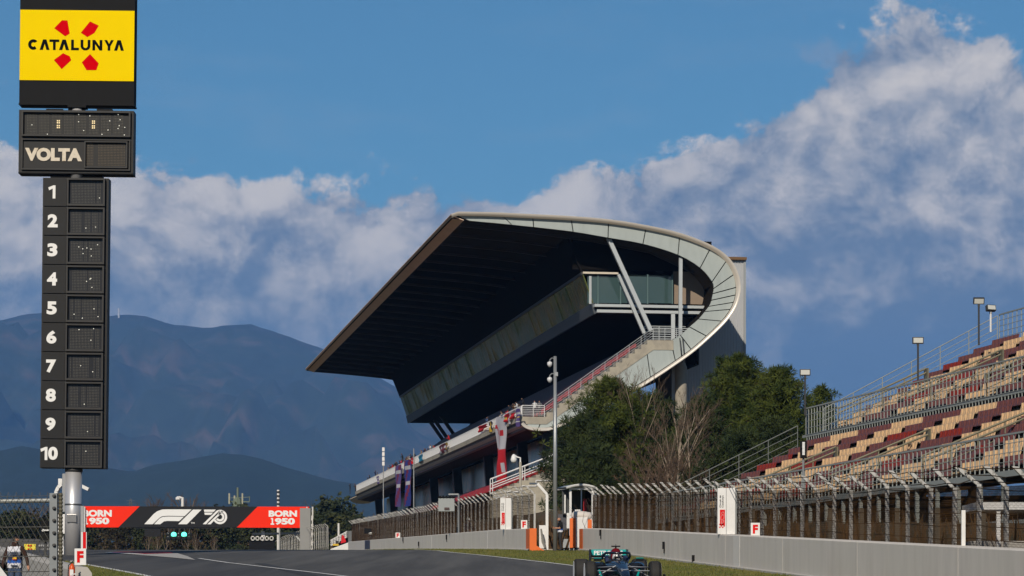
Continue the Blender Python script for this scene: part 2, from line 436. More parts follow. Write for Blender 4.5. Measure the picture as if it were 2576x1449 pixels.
inner = [(1167, 553), (1180, 554.5), (1262, 562), (1330, 569), (1354, 571.6), (1442, 582), (1530, 597), (1618, 612.6), (1706, 640), (1762, 673), (1792, 708), (1796, 725), (1794, 738), (1788, 763), (1774, 783), (1758, 802),
         (1735, 822), (1712, 843), (1688, 857), (1628, 888), (1540, 948), (1437, 1020), (1400, 1046), (1372, 1058), (1340, 1062), (1322, 1062), (1310, 1062)]
def sub(pts, k=3):
    """smooth a traced outline (Catmull-Rom)"""
    res = []
    for i in range(len(pts) - 1):
        p0, p1, p2, p3 = [Vector(pts[max(0, min(len(pts) - 1, j))]) for j in (i - 1, i, i + 1, i + 2)]
        for q in range(k):
            t = q / k; res.append(.5 * ((2 * p1) + (-p0 + p2) * t + (2 * p0 - 5 * p1 + 4 * p2 - p3) * t * t + (-p0 + 3 * p1 - 3 * p2 + p3) * t ** 3))
    res.append(Vector(pts[-1])); return res
# the first outline point stays sharp
oc = [Vector(outer[0])] + sub(outer[1:]); ic = [Vector(inner[0])] + sub(inner[1:])
ow = [cs(*p) for p in oc]; iw = [cs(*p) for p in ic]; n = len(ow)
# shell: outer skin (roof, round the back, under the seating) and inner skin
def skin(a_, b_, d0, d1):
    rows = [[gs(w_, d0, z) for w_, z in a_], [gs(w_, d1, z) for w_, z in a_], [gs(w_, d1, z) for w_, z in b_], [gs(w_, d0, z) for w_, z in b_], [gs(w_, d0, z) for w_, z in a_]]
    return rows
nrm = []
for i in range(n):
    p = Vector(ow[min(i + 1, n - 1)]) - Vector(ow[max(i - 1, 0)]); q = Vector((-p.y, p.x)).normalized()
    if q.dot(Vector(iw[i]) - Vector(ow[i])) < 0: q = -q
    nrm.append(q)
o_in = [(ow[i][0] + nrm[i].x * .32, ow[i][1] + nrm[i].y * .32) for i in range(n)]
mb = MB(); mb.grid(skin(ow, o_in, -.45, LEN)); mb.build('outer_skin', rimm, gstand, True, fix=True)
core_o = [(ow[i][0] + nrm[i].x * .34, ow[i][1] + nrm[i].y * .34) for i in range(n)]
k0 = 57    # the core shell runs over the roof and round the back; below it is the seating deck
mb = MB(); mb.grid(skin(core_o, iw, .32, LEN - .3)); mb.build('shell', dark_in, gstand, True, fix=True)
# front fascia of the roof, facing down and out
mb = MB(); a0, a1 = ow[0], iw[0]
e = (Vector(a1) - Vector(a0)); off = Vector((e.y, -e.x)).normalized() * .06
if off.x > 0: off = -off
nseg = 22
for k in range(nseg):
    d0 = LEN * k / nseg + (.0 if k == 0 else .04); d1 = LEN * (k + 1) / nseg - .04
    m2 = MB(); q = [gs(a0[0], d0, a0[1]), gs(a1[0], d0, a1[1]), gs(a1[0], d1, a1[1]), gs(a0[0], d1, a0[1])]
    m2.prism(q, S3 * off.x + Z3 * off.y); m2.build('fascia_panel', fasciam, gstand, fix=True)
# end panels, one by one, with open joints between them
def lerp2(a_, b_, t): return (a_[0] + (b_[0] - a_[0]) * t, a_[1] + (b_[1] - a_[1]) * t)
po = [lerp2(core_o[i], iw[i], .03) for i in range(n)]
cuts = [1, 5, 9, 13, 16, 19, 22, 25, 28, 31, 34, 36, 38, 40, 43, 46, 49, 52, 55, 58, 61, 64, 68, 72, n - 1]
cuts = sorted(set(c for c in cuts if c < n))
for a_, b_ in zip(cuts, cuts[1:]):
    idx = list(range(a_, b_ + 1)); g_ = .055
    def at_(lst, j):
        p = lst[idx[j]]
        if j == 0:
            q = lst[idx[1]]; l = max(.01, math.hypot(q[0] - p[0], q[1] - p[1])); return lerp2(p, q, min(.4, g_ / l))
        if j == len(idx) - 1:
            q = lst[idx[-2]]; l = max(.01, math.hypot(q[0] - p[0], q[1] - p[1])); return lerp2(p, q, min(.4, g_ / l))
        return p
    top = [at_(po, j) for j in range(len(idx))]; bot = [at_(iw, j) for j in range(len(idx))]
    m2 = MB(); r0 = [gs(p[0], .06, p[1]) for p in top]; r1 = [gs(p[0], .06, p[1]) for p in bot]
    r2 = [p + A3 * .22 for p in r1]; r3 = [p + A3 * .22 for p in r0]
    m2.grid([r0, r1, r2, r3, r0])
    m2.add([r0[0], r1[0], r2[0], r3[0]], [(0, 1, 2, 3)]); m2.add([r0[-1], r1[-1], r2[-1], r3[-1]], [(0, 1, 2, 3)])
    m2.build('end_panel', ringm, gstand, fix=True)
# ribs under the roof
wr0, zr0 = iw[0]; 
for k in range(24):
    d = 3 + k * 7.2; m2 = MB()
    pts = [gs(iw[i][0] + .02, d, iw[i][1] - .14) for i in range(0, 26, 5)]
    for p, q in zip(pts, pts[1:]): m2.beam(p, q, .16, .26)
    m2.build('roof_rib', M('rib_steel', (.05, .042, .036), .5, .1, 1), gstand)
# hospitality box under the roof
BD0, BD1 = 4.0, 166.0
bA, bB, bC, bD = [cs(u, v, BD0) for u, v in ((1430, 592), (1466, 683), (1493, 761), (1500, 788))]
bE, bF = cs(1772, 788, BD0), cs(1772, 640, BD0)
mb = MB()
def lw(p, q, d0, d1, th, mat, name, par=gstand, gap=0):
    """a lengthwise board between two cross-section points, th thick (outwards)"""
    v_ = Vector(q) - Vector(p); o2 = Vector((v_.y, -v_.x)).normalized() * th
    if o2.x > 0: o2 = -o2
    m2 = MB(); m2.prism([gs(p[0], d0, p[1]), gs(q[0], d0, q[1]), gs(q[0], d1, q[1]), gs(p[0], d1, p[1])], S3 * o2.x + Z3 * o2.y)
    return m2.build(name, mat, par, fix=True)
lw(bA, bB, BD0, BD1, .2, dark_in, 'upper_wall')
npan = 46
for k in range(npan):
    d0 = BD0 + (BD1 - BD0) * k / npan; d1 = BD0 + (BD1 - BD0) * (k + 1) / npan; j_ = random.uniform(-.07, .07); i_ = random.uniform(-.07, .07)
    m2 = MB(); m2.prism([gs(bB[0] + j_, d0 + .03, bB[1]), gs(bC[0], d0 + .03, bC[1]), gs(bC[0] + i_, d1 - .03, bC[1]), gs(bB[0], d1 - .03, bB[1])], S3 * -.1 + Z3 * -.04); m2.build('window_pane', glassband, gstand, fix=True)
lw(bB, (bB[0] + .05, bB[1] - .28), BD0, BD1, .2, darksteel, 'window_rail'); 
lw(bC, bD, BD0, BD1, .25, M('sill_metal', (.10, .11, .12), .4, .2, .5, metal=.4), 'window_sill')
m2 = MB(); m2.prism([gs(bD[0], BD0, bD[1]), gs(bE[0], BD0, bD[1]), gs(bE[0], BD0, bD[1] + .4), gs(bD[0], BD0, bD[1] + .4)], A3 * (BD1 - BD0)); m2.build('box_floor', dark_in, gstand, fix=True)
# near end of the box: sill beams, windows, plain wall
def endq(u0, v0, u1, v1, d, th, mat, name, par=gstand):
    a_, b_ = cs(u0, v0, d), cs(u1, v1, d)
    m2 = MB(); m2.prism([gs(a_[0], d, a_[1]), gs(b_[0], d, a_[1]), gs(b_[0], d, b_[1]), gs(a_[0], d, b_[1])], A3 * th); return m2.build(name, mat, par, fix=True)
endq(1496, 764, 1782, 776, BD0 - .9, 1.0, beamm, 'floor_beam')
endq(1502, 778, 1776, 790, BD0 - .6, .8, beamm, 'floor_beam')
wall_t = endq(1694, 660, 1795, 766, BD0 + .6, .3, M('tan_render', (.26, .20, .15), .8, .15, .6), 'end_wall')
endq(1440, 600, 1790, 684, BD0 + .5, .3, dark_in, 'end_wall')
endq(1467, 683, 1556, 689.5, BD0 - .3, .5, M('cream_cornice', (.62, .55, .45), .6, .3, 2), 'cornice')
for u0, u1 in ((1478, 1503), (1506, 1560), (1563, 1628), (1631, 1690)):
    pn = endq(u0, 694, u1, 763, BD0 + .15, .1, tealglass, 'window_pane')
for u0 in (1503, 1560, 1628, 1690): endq(u0, 690, u0 + 3, 764, BD0, .3, M('teal_frame', (.10, .16, .16), .4, .1, 1), 'window_frame')
endq(1472, 689.5, 1693, 694, BD0, .3, MATS['teal_frame'], 'window_frame')
endq(1482, 694, 1488, 764, BD0 - .02, .1, beamm, 'window_frame')
# back wall of the seating, seen dark behind
bw0, bw1 = cs(1770, 860, 2), cs(1770, 640, 2)
m2 = MB(); m2.prism([gs(bw0[0], 6, bw0[1] - 2), gs(bw0[0] + .4, 6, bw0[1] - 2), gs(bw0[0] + .4, 6, bw1[1] + 1), gs(bw0[0], 6, bw1[1] + 1)], A3 * 158); m2.build('back_wall', dark_in, gstand, fix=True)
endq(1700, 795, 1770, 860, 6.0, .3, M('brown_door_wall', (.10, .065, .045), .7, .2, 1), 'back_wall')
# struts
def cyl(p, q, r, mat, name, n=10, par=gstand):
    m2 = MB(); m2.tube([p, q], r, n); return m2.build(name, mat, par, True)
def csp(u, v, d): w_, z = cs(u, v, d); return gs(w_, d, z)
m2 = MB(); m2.beam(csp(1529, 596, .9), csp(1637, 832, .9), .42, .42); m2.build('strut', beamm, gstand)
m2 = MB(); m2.beam(csp(1556, 690, 3.0), csp(1620, 838, 3.0), .34, .34); m2.build('strut', beamm, gstand)
m2 = MB(); m2.beam(csp(1712, 648, .6), csp(1711, 858, .6), .34, .34); m2.build('column', beamm, gstand)
m2 = MB(); m2.beam(csp(1693, 790, 3), csp(1693, 856, 3), .4, .4); m2.build('column', beamm, gstand)
for u0 in (1712, 1719): cyl(csp(u0 - 2, 850, -.3), csp(u0 + 4, 912, -.3), .06, darksteel, 'cable', 5)

# seating terrace
fw, fz = cs(1316, 1049, .8); tw, tz = cs(1640, 857, .8); NS = 17
bal_w0 = cs(1311, 1049, .8)[0]
lw1 = cs(1372, 1049, .8)[0]
prof = [(bal_w0, fz), (lw1, fz)]; sw = (tw - lw1) / NS; sh = (tz - fz) / NS
for k in range(NS): prof += [(lw1 + sw * k, fz + sh * (k + 1)), (lw1 + sw * (k + 1), fz + sh * (k + 1))]
ew = cs(1690, 857, .8)[0]
prof += [(ew, tz)]
low = [(ew, tz - 1.0), (tw + .2, tz - 1.0), (lw1 + .4, fz - .75), (bal_w0, fz - .75)]
poly = prof + low
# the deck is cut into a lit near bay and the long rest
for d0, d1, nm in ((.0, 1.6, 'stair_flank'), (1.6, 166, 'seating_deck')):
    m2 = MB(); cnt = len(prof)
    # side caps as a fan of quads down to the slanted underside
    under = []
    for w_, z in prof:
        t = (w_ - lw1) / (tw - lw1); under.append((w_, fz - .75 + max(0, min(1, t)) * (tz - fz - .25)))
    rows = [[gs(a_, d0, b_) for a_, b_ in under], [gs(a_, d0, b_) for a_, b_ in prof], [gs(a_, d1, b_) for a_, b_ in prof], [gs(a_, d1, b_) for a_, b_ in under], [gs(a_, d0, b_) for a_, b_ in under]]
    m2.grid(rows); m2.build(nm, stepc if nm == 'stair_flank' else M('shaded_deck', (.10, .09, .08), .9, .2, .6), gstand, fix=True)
# seats: those at the near end one by one, the rest joined
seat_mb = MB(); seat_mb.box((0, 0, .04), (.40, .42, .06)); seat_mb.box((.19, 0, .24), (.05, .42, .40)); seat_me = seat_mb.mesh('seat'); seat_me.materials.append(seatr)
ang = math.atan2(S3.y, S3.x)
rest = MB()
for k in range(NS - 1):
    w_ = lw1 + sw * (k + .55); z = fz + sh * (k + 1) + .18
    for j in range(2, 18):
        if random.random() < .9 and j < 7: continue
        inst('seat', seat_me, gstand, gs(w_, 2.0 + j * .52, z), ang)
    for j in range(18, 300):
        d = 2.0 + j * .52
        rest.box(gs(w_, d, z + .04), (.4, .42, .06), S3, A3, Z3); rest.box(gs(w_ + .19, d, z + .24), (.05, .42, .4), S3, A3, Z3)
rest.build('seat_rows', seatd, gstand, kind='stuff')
# stair railing and landing railing
def railing(pts, h, nrail, spacing, mat, name, par, r=.028, rp=.035, skew=Z3):
    m2 = MB()
    for a_, b_ in zip(pts, pts[1:]):
        a_ = Vector(a_); b_ = Vector(b_); L = (b_ - a_).length; m = max(1, round(L / spacing))
        for k in range(m + 1):
            p = a_.lerp(b_, k / m); m2.tube([p, p + Z3 * h], rp, 5, False)
        for q in range(nrail):
            z = h * (q + 1) / nrail; m2.tube([a_ + Z3 * z, b_ + Z3 * z], r * (1.5 if q == nrail - 1 else 1), 5, False)
    return m2.build(name, mat, par)
st0, st1 = gs(lw1 - .2, .2, fz), gs(tw, .2, tz)
railing([gs(bal_w0, .2, fz), st0], 1.15, 6, 1.0, whiter, 'end_railing', gstand)
railing([st0, st1], 1.25, 5, 1.6, beamm, 'stair_railing', gstand, .018, .03)
lr = cs(1742, 818, .2)
railing([st1, gs(ew + 1.6, .2, tz)], 1.25, 6, 1.2, beamm, 'landing_railing', gstand)
railing([gs(tw, 4.5, tz), gs(ew + 2.5, 4.5, tz)], 1.9, 7, 1.4, beamm, 'landing_railing', gstand, .03, .05)
# balcony front: mesh rail, concrete strip, dark fascia, belly
BW = bal_w0; BL = 166
zt = cs(1311, 1021, 0)[1]
m2 = MB()
for k in range(84):
    d0 = k * 2; m2.box(gs(BW - .05, d0 + .06, (zt + fz) / 2), (.07, .07, zt - fz), S3, A3, Z3)
m2.beam(gs(BW - .05, 0, zt), gs(BW - .05, BL, zt), .1, .08); m2.beam(gs(BW - .05, 0, fz + .06), gs(BW - .05, BL, fz + .06), .1, .1)
m2.build('balcony_rail', balw, gstand)
bars = MB()
for k in range(int(BL / .2)):
    d = .1 + k * .2; bars.box(gs(BW - .05, d, (zt + fz) / 2), (.03, .13, zt - fz - .1), S3, A3, Z3)
for k in range(1, 5): bars.beam(gs(BW - .08, 0, fz + (zt - fz) * k / 5), gs(BW - .08, BL, fz + (zt - fz) * k / 5), .02, .05)
bars.build('balcony_rail_mesh', balw, gstand, kind='stuff')
nb = 28
for k in range(nb):
    d0 = BL * k / nb; d1 = BL * (k + 1) / nb - .03
    m2 = MB(); m2.box(gs(BW - .12, (d0 + d1) / 2, fz - .2), (.3, d1 - d0, .5), S3, A3, Z3); m2.build('balcony_edge_block', stepc, gstand)
    m2 = MB(); m2.prism([gs(BW - .1, d0, fz - .46), gs(BW + .3, d0, fz - .46), gs(BW + .5, d0, fz - 1.35), gs(BW + .12, d0, fz - 1.28)], A3 * (d1 - d0)); m2.build('balcony_fascia', M('grey_fascia', (.12, .125, .135), .5, .2, .5), gstand, fix=True)
be0 = cs(1317, 1078, 0); be1 = cs(1366, 1086, 0); be2 = cs(1454, 1055, 0)
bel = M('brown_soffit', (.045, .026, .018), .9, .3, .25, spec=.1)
m2 = MB(); pr_ = [(BW + .12, fz - 1.28), (be1[0] - 1.0, be1[1] + .1), (be1[0], be1[1] - .05), (be1[0] + 2.2, be1[1] + .5), (be2[0] + 1.0, be2[1] + .3)]
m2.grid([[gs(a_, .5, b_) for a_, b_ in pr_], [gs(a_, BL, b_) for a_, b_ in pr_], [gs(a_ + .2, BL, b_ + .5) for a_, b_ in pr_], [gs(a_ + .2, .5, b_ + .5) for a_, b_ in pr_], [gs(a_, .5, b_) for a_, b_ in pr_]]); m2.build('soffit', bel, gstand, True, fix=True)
# lower storey: raking columns and a wall of tinted panes
gz0 = GZ(290)
cw = cs(1390, 1085, 2)[0]
zb = gz0 + 1.0
ztop = be1[1] + .35
npn = 36
for k in range(npn):
    d0 = 2 + 163 * k / npn; d1 = 2 + 163 * (k + 1) / npn - .06; zz = zb
    m2 = MB(); m2.prism([gs(cw + 1.2, d0, ztop), gs(cw + 1.2, d1, ztop), gs(cw + 1.15 + random.uniform(-.07, .07), d1, zb - 1), gs(cw + 1.15, d0, zb - 1)], S3 * .12); m2.build('facade_pane', glasslow, gstand, fix=True)
for d in (2.5, 19, 44, 71, 94, 120, 142, 162):
    m2 = MB(); m2.prism([gs(cw - 1.0, d, ztop + .2), gs(cw + .1, d, ztop + .2), gs(cw + 1.0, d, zb - 2), gs(cw + 0.2, d, zb - 2)], A3 * .8); m2.build('raking_column', M('column_dark', (.022, .022, .024), .5, .2, 1), gstand, fix=True)
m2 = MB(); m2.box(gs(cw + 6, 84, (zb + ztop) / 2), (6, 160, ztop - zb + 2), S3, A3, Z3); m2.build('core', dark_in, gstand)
# round column carrying the curve, and small legs
cz0 = csp(1713, 916, 3)
m2 = MB(); m2.lathe([(.62, GZ(296) - cz0.z), (.62, -.3), (.5, 0), (.3, .8)], cz0, 18); m2.build('round_column', M('column_concrete', (.30, .27, .22), .8, .4, .6, .1), gstand, True)
# dark struts below the box at the far end
for d in (150, 158, 163):
    p = gs(cs(1580, 790, d)[0], d, bD[1]); 
    m2 = MB(); m2.beam(gs(bD[0] + 3, d, bD[1]), gs(bD[0] + 8, d, fz + 4), .5, .5); m2.build('strut', darksteel, gstand)
railing([gs(BW + 1.0, 128, fz + .6), gs(BW + 6, 164, fz + 3.4)], 1.2, 3, 2.5, darksteel, 'far_railing', gstand)

# corrugated stair tower behind the curve
tower = thing('stair_tower', 'tall corrugated white stair tower behind the curved grandstand end', 'tower', gs(22, 18, GZ(300)))
TD = 13.0; t0 = cs(1690, 650, TD); t1 = cs(1873, 650, TD); zlo = GZ(300)
m2 = MB(); nr = int((t1[0] - t0[0]) / .17); rowa = []; rowb = []
for k in range(nr):
    a_ = t0[0] + (t1[0] - t0[0]) * k / nr; b_ = (t1[0] - t0[0]) / nr
    for q, dd in ((0, .0), (.35, .0), (.5, .10), (.85, .10)): rowa.append(gs(a_ + b_ * q, TD + dd, zlo)); rowb.append(gs(a_ + b_ * q, TD + dd, t0[1]))
m2.grid([rowa, rowb]); m2.build('corrugated_cladding', M('corrugated_white', (.52, .53, .54), .45, .1, 1, metal=.2), tower, fix=True)
m2 = MB(); m2.box(gs((t0[0] + t1[0]) / 2, TD + 4.4, (zlo + t0[1]) / 2), (t1[0] - t0[0] - .02, 8.4, t0[1] - zlo - .02), S3, A3, Z3); m2.build('tower_core', M('tower_side', (.20, .22, .26), .5, .1, .6), tower)
m2 = MB(); m2.box(gs((t0[0] + t1[0]) / 2, TD + 4.2, t0[1] + .12), (t1[0] - t0[0] + .3, 9.2, .3), S3, A3, Z3); m2.build('coping', M('brown_coping', (.16, .09, .04), .7, .3, 2), tower)
m2 = MB(); m2.box(gs(t1[0] + .02, TD + .1, (zlo + t0[1]) / 2), (.22, .4, t0[1] - zlo), S3, A3, Z3); m2.build('corner_trim', M('trim_grey', (.30, .32, .33), .4, .1, 1), tower)

# lower red-seat terrace in front of the glass wall
lstand = thing('lower_terrace', 'low terrace of red seats with white stair rails below the balcony', 'terrace', gs(-4, -4, GZ(286)))
LD = -4.0
la, lb = cs(1240, 1228, LD), cs(1402, 1165, LD); NL = 9
lsw = (lb[0] - la[0]) / NL; lsh = (lb[1] - la[1]) / NL
prof = []
for k in range(NL): prof += [(la[0] + lsw * k, la[1] + lsh * (k + 1) - .6), (la[0] + lsw * (k + 1), la[1] + lsh * (k + 1) - .6)]
und = [(w_, GZ(286) - .5) for w_, z in prof]
for d0, d1, nm in ((LD, LD + 2.2, 'stair_flank'), (LD + 2.2, 165, 'seating_deck')):
    m2 = MB(); f0 = 0 if d0 < 0 else 0
    rows = [[gs(a_, d0, b_) for a_, b_ in und], [gs(a_, d0, b_) for a_, b_ in prof], [gs(a_, d1, b_) for a_, b_ in prof], [gs(a_, d1, b_) for a_, b_ in und], [gs(a_, d0, b_) for a_, b_ in und]]
    m2.grid(rows); m2.build(nm, stepc, lstand, fix=True)
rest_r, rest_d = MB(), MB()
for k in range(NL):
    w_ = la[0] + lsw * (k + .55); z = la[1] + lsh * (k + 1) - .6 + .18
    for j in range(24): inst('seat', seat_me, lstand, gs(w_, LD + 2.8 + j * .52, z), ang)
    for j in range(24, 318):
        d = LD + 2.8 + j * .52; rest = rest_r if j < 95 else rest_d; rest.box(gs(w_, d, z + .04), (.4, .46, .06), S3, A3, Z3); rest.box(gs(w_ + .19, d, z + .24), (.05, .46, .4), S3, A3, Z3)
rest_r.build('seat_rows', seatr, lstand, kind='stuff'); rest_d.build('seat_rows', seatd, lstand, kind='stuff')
r0 = gs(la[0], LD + .2, la[1] - .5); r1 = gs(lb[0], LD + .2, lb[1] - .5)
railing([r0, r1], 1.5, 2, 3.4, whiter, 'stair_railing', lstand, .05, .05)
railing([r0 + A3 * 1.6, r1 + A3 * 1.6], 1.5, 3, 3.4, whiter, 'stair_railing', lstand, .05, .05)
m2 = MB(); q = [];
for k in range(0, NL, 2):
    a_ = gs(la[0] + lsw * k, LD - .06, la[1] + lsh * k - .9); b_ = gs(la[0] + lsw * (k + 2), LD - .06, la[1] + lsh * k - .9); m2.tube([a_, b_], .06, 5); m2.tube([b_, b_ + Z3 * lsh * 2], .06, 5)
m2.build('step_nosing', whiter, lstand)
wq = [csp(1410, 1165, LD - .5), csp(1452, 1165, LD - .5), csp(1452, 1235, LD - .5), csp(1410, 1235, LD - .5)]
m2 = MB(); m2.prism(wq, A3 * 4); m2.build('flank_wall', stepc, lstand, fix=True)
# ---------------------------------------------------------------- stand on the right
RA = Vector((-.2102, .9777, 0)); RS = Vector((.9777, .2102, 0))      # along (away) and across (up the rows)
def rs(off, y, z):
    """off: metres across measured in x from the front rail; y: world depth"""
    return Vector((16.2 + off - .215 * (y - 90), y, z))
stand = thing('side_stand', 'open stand of cream and maroon plastic seats behind the right fence', 'stand', rs(3, 110, GZ(110)))
cream = M('cream_seat_plastic', (.57, .39, .225), .45, .18, 1.2); maroon = M('maroon_seat_plastic', (.140, .052, .050), .4, .25, 1.2); redseat = M('faded_red_seat_plastic', (.21, .024, .016), .4, .3, 1.2)
riser = M('stand_riser', (.018, .016, .015), .8, .3, 1)
deckm = M('stand_deck_steel', (.09, .09, .085), .7, .3, 1)
DZ = 6.7; MIDZ = 10.75; MOFF = 7.4
rows_ = []
for k in range(9): rows_.append(('lower', .75 + .74 * k, DZ + .18 + .385 * k, 133.4))
for k in range(11): rows_.append(('upper', MOFF + .9 + .88 * k, MIDZ + .15 + .42 * k, 133.6 + .46 * (.9 + .88 * k)))
sm = MB(); sm.box((0, 0, .03), (.40, .43, .05)); sm.prism([(.17, -.215, .0), (.17, .215, .0), (.27, .205, .40), (.27, -.205, .40)], (.05, 0, 0)); sm.box((.215, 0, .2), (.075, .05, .36))
sm_mes = {}
for nm, mt in (('c', cream), ('m', maroon), ('r', redseat)):
    me = sm.mesh('seat'); me.materials.append(mt); sm_mes[nm] = me
rang = math.atan2(RS.y, RS.x)
allseats = []
for tier, off, z, yend in rows_:
    y_near = max(84, (35.55 + off) / .402)
    k = 0; y = yend
    first = off in (rows_[8][1],)
    while y > y_near:
        ph = (yend * .0 + (138 - y)) / 4.0; c = int(math.floor(ph)); fr = ph - c
        gap = fr > .84 and not first
        if not gap:
            key = 'c' if c % 2 == 0 else 'm'
            if tier == 'upper': key = 'm' if c % 2 == 0 else 'c'
            if key == 'm' and ((math.sin(c * 7.3 + off * 3.1) > .62 and y > 108) or random.random() < .02): key = 'r'
            p = rs(off, y, z)
            vis = (abs(p.x) < 1e9); allseats.append((p.y, key, p, tier))
        y -= .47
allseats.sort(key=lambda q: q[0])
restm = {'c': MB(), 'm': MB(), 'r': MB()}
cnt = 0
for yy, key, p, tier in allseats:
    if cnt < 300:
        o = inst('seat', sm_mes[key], stand, p, rang); o.rotation_euler.z += random.uniform(-.02, .02); cnt += 1
    else:
        mbx = restm[key]; c_, s_ = math.cos(rang), math.sin(rang)
        mbx.add([(p.x + x * c_ - y * s_, p.y + x * s_ + y * c_, p.z + z) for x, y, z in sm.v], sm.f)
for key, mt in (('c', cream), ('m', maroon), ('r', redseat)): restm[key].build('seat_rows', mt, stand, kind='stuff')
# stepped decks under the seats
for tier in ('lower', 'upper'):
    rr = [r for r in rows_ if r[0] == tier]; m2 = MB(); ya = []; 
    for i, (t_, off, z, yend) in enumerate(rr):
        dep = .74 if tier == 'lower' else .88; zz = z - .14
        a0 = rs(off - .32, max(82, (35.0 + off) / .41), zz); a1 = rs(off - .32, yend + .35, zz); b1 = rs(off + dep - .32, yend + .35, zz); b0 = rs(off + dep - .32, max(82, (35.0 + off) / .41), zz)
        m2.prism([a0, a1, b1, b0], (0, 0, -.38))
    m2.build('stepped_deck', riser, stand, fix=True)
def rline(off, y0, y1, z): return rs(off, y0, z), rs(off, y1, z)
def grid_rail(off, y0, y1, zb_, zt_, name, sp=.30, hr=4):
    m2 = MB(); a_, b_ = rline(off, y0, y1, 0); L = (b_ - a_).length; n_ = int(L / sp)
    for k in range(n_ + 1):
        p = a_.lerp(b_, k / n_); m2.box((p.x, p.y, (zb_ + zt_) / 2), (.04, .012, zt_ - zb_), RS, RA, Z3)
    for q in range(hr + 1):
        z = zb_ + (zt_ - zb_) * q / hr; t_ = .06 if q == hr else .022
        m2.beam(rs(off, y0, z), rs(off, y1, z), t_, t_)
    return m2.build(name, railm, stand)
grid_rail(0, 83, 133.6, DZ - .05, 7.82, 'front_railing', .42, 4)
grid_rail(MOFF - .1, 98, 134.6, MIDZ - .05, 11.95, 'middle_railing', .42, 4)
m2 = MB(); a_, b_ = rs(MOFF - .1, 134.6, MIDZ), rs(MOFF + .9, 137.4, MIDZ)
for k in range(9):
    p = a_.lerp(b_, k / 8); m2.box((p.x, p.y, p.z + .6), (.012, .09, 1.2), RS, RA, Z3)
for q in range(5): m2.beam(a_ + Z3 * .3 * q, b_ + Z3 * .3 * q, .03, .03)
m2.build('middle_railing', railm, stand)
# fascia under the middle deck with hanging brackets
m2 = MB(); m2.beam(rs(MOFF - .05, 98, MIDZ - .1), rs(MOFF - .05, 135.2, MIDZ - .1), .08, .12); m2.beam(rs(MOFF - .05, 98, MIDZ - .40), rs(MOFF - .05, 135, MIDZ - .40), .06, .05); m2.build('deck_edge', railm, stand)
bk = MB(); bk.box((0, 0, 0), (.035, .03, .28)); brk = bk.mesh('deck_bracket'); brk.materials.append(railm)
for k in range(110):
    p = rs(MOFF - .08, 98 + k * .335, MIDZ - .25); inst('deck_bracket', brk, stand, p, rang)

m2 = MB(); m2.prism([rs(MOFF + .1, 97, MIDZ - .06), rs(MOFF + .1, 135, MIDZ - .06), rs(MOFF + .9, 136, MIDZ - .06), rs(MOFF + .9, 97, MIDZ - .06)], (0, 0, -.5)); m2.build('middle_deck', riser, stand, fix=True)
m2 = MB(); m2.prism([rs(.02, 82, DZ - .08), rs(.02, 133.6, DZ - .08), rs(.75, 133.8, DZ - .08), rs(.75, 82, DZ - .08)], (0, 0, -.12)); m2.build('front_deck', deckm, stand, fix=True)
m2 = MB(); m2.beam(rs(-.02, 82, DZ - .15), rs(-.02, 133.6, DZ - .15), .08, .2); m2.build('deck_edge', railm, stand)
# side stairs rail along the far end, top rail
def pipe_rail(pts, h, nr, sp, name, r=.02): return railing(pts, h, nr, sp, railm, name, stand, r, .024)
e0 = rs(-.2, 134.1, DZ - .3); e1 = rs(MOFF - .4, 134.9, MIDZ - .85)
railing([e0, e1], 1.25, 4, 1.6, M('dim_rail_paint', (.15, .16, .155), .6, .2, 2), 'end_railing', stand, .016, .02)
top_off = rows_[-1][1] + .5; top_y = rows_[-1][3]
pipe_rail([rs(MOFF + 1.4, 136.6, MIDZ + .15), rs(top_off + .4, top_y + .8, rows_[-1][2] + .5)], 1.2, 4, 1.6, 'end_railing', .016)
grid_rail(top_off + .5, 110, top_y + .8, rows_[-1][2] + .35, rows_[-1][2] + 1.75, 'top_railing', .55, 5)
# aisle handrails
def aisle(off0, off1, y0, z0, z1, dy):
    a_ = rs(off0, y0, z0); b_ = rs(off1, y0 + dy, z1); m2 = MB()
    for q in (.95, .75): m2.tube([a_ + Z3 * q, b_ + Z3 * q], .045, 6)
    for k in range(5):
        p = a_.lerp(b_, k / 4); m2.tube([p, p + Z3 * .95], .03, 5)
    for q in (.2, .4): m2.tube([a_ + Z3 * q, b_ + Z3 * q], .02, 4)
    m2.box(b_ + Z3 * .45, (.06, .5, 1.0), RS, RA, Z3); m2.build('aisle_handrail', M('worn_handrail', (.20, .18, .12), .5, .3, 2, metal=.3), stand)
for y in (121.2, 110.2, 100.0): aisle(.4, 4.6, y, DZ, DZ + 1.7, .9)
for y in (131.5, 122.5, 113.5): aisle(MOFF + .4, MOFF + 4.8, y, MIDZ, MIDZ + 1.95, .9)
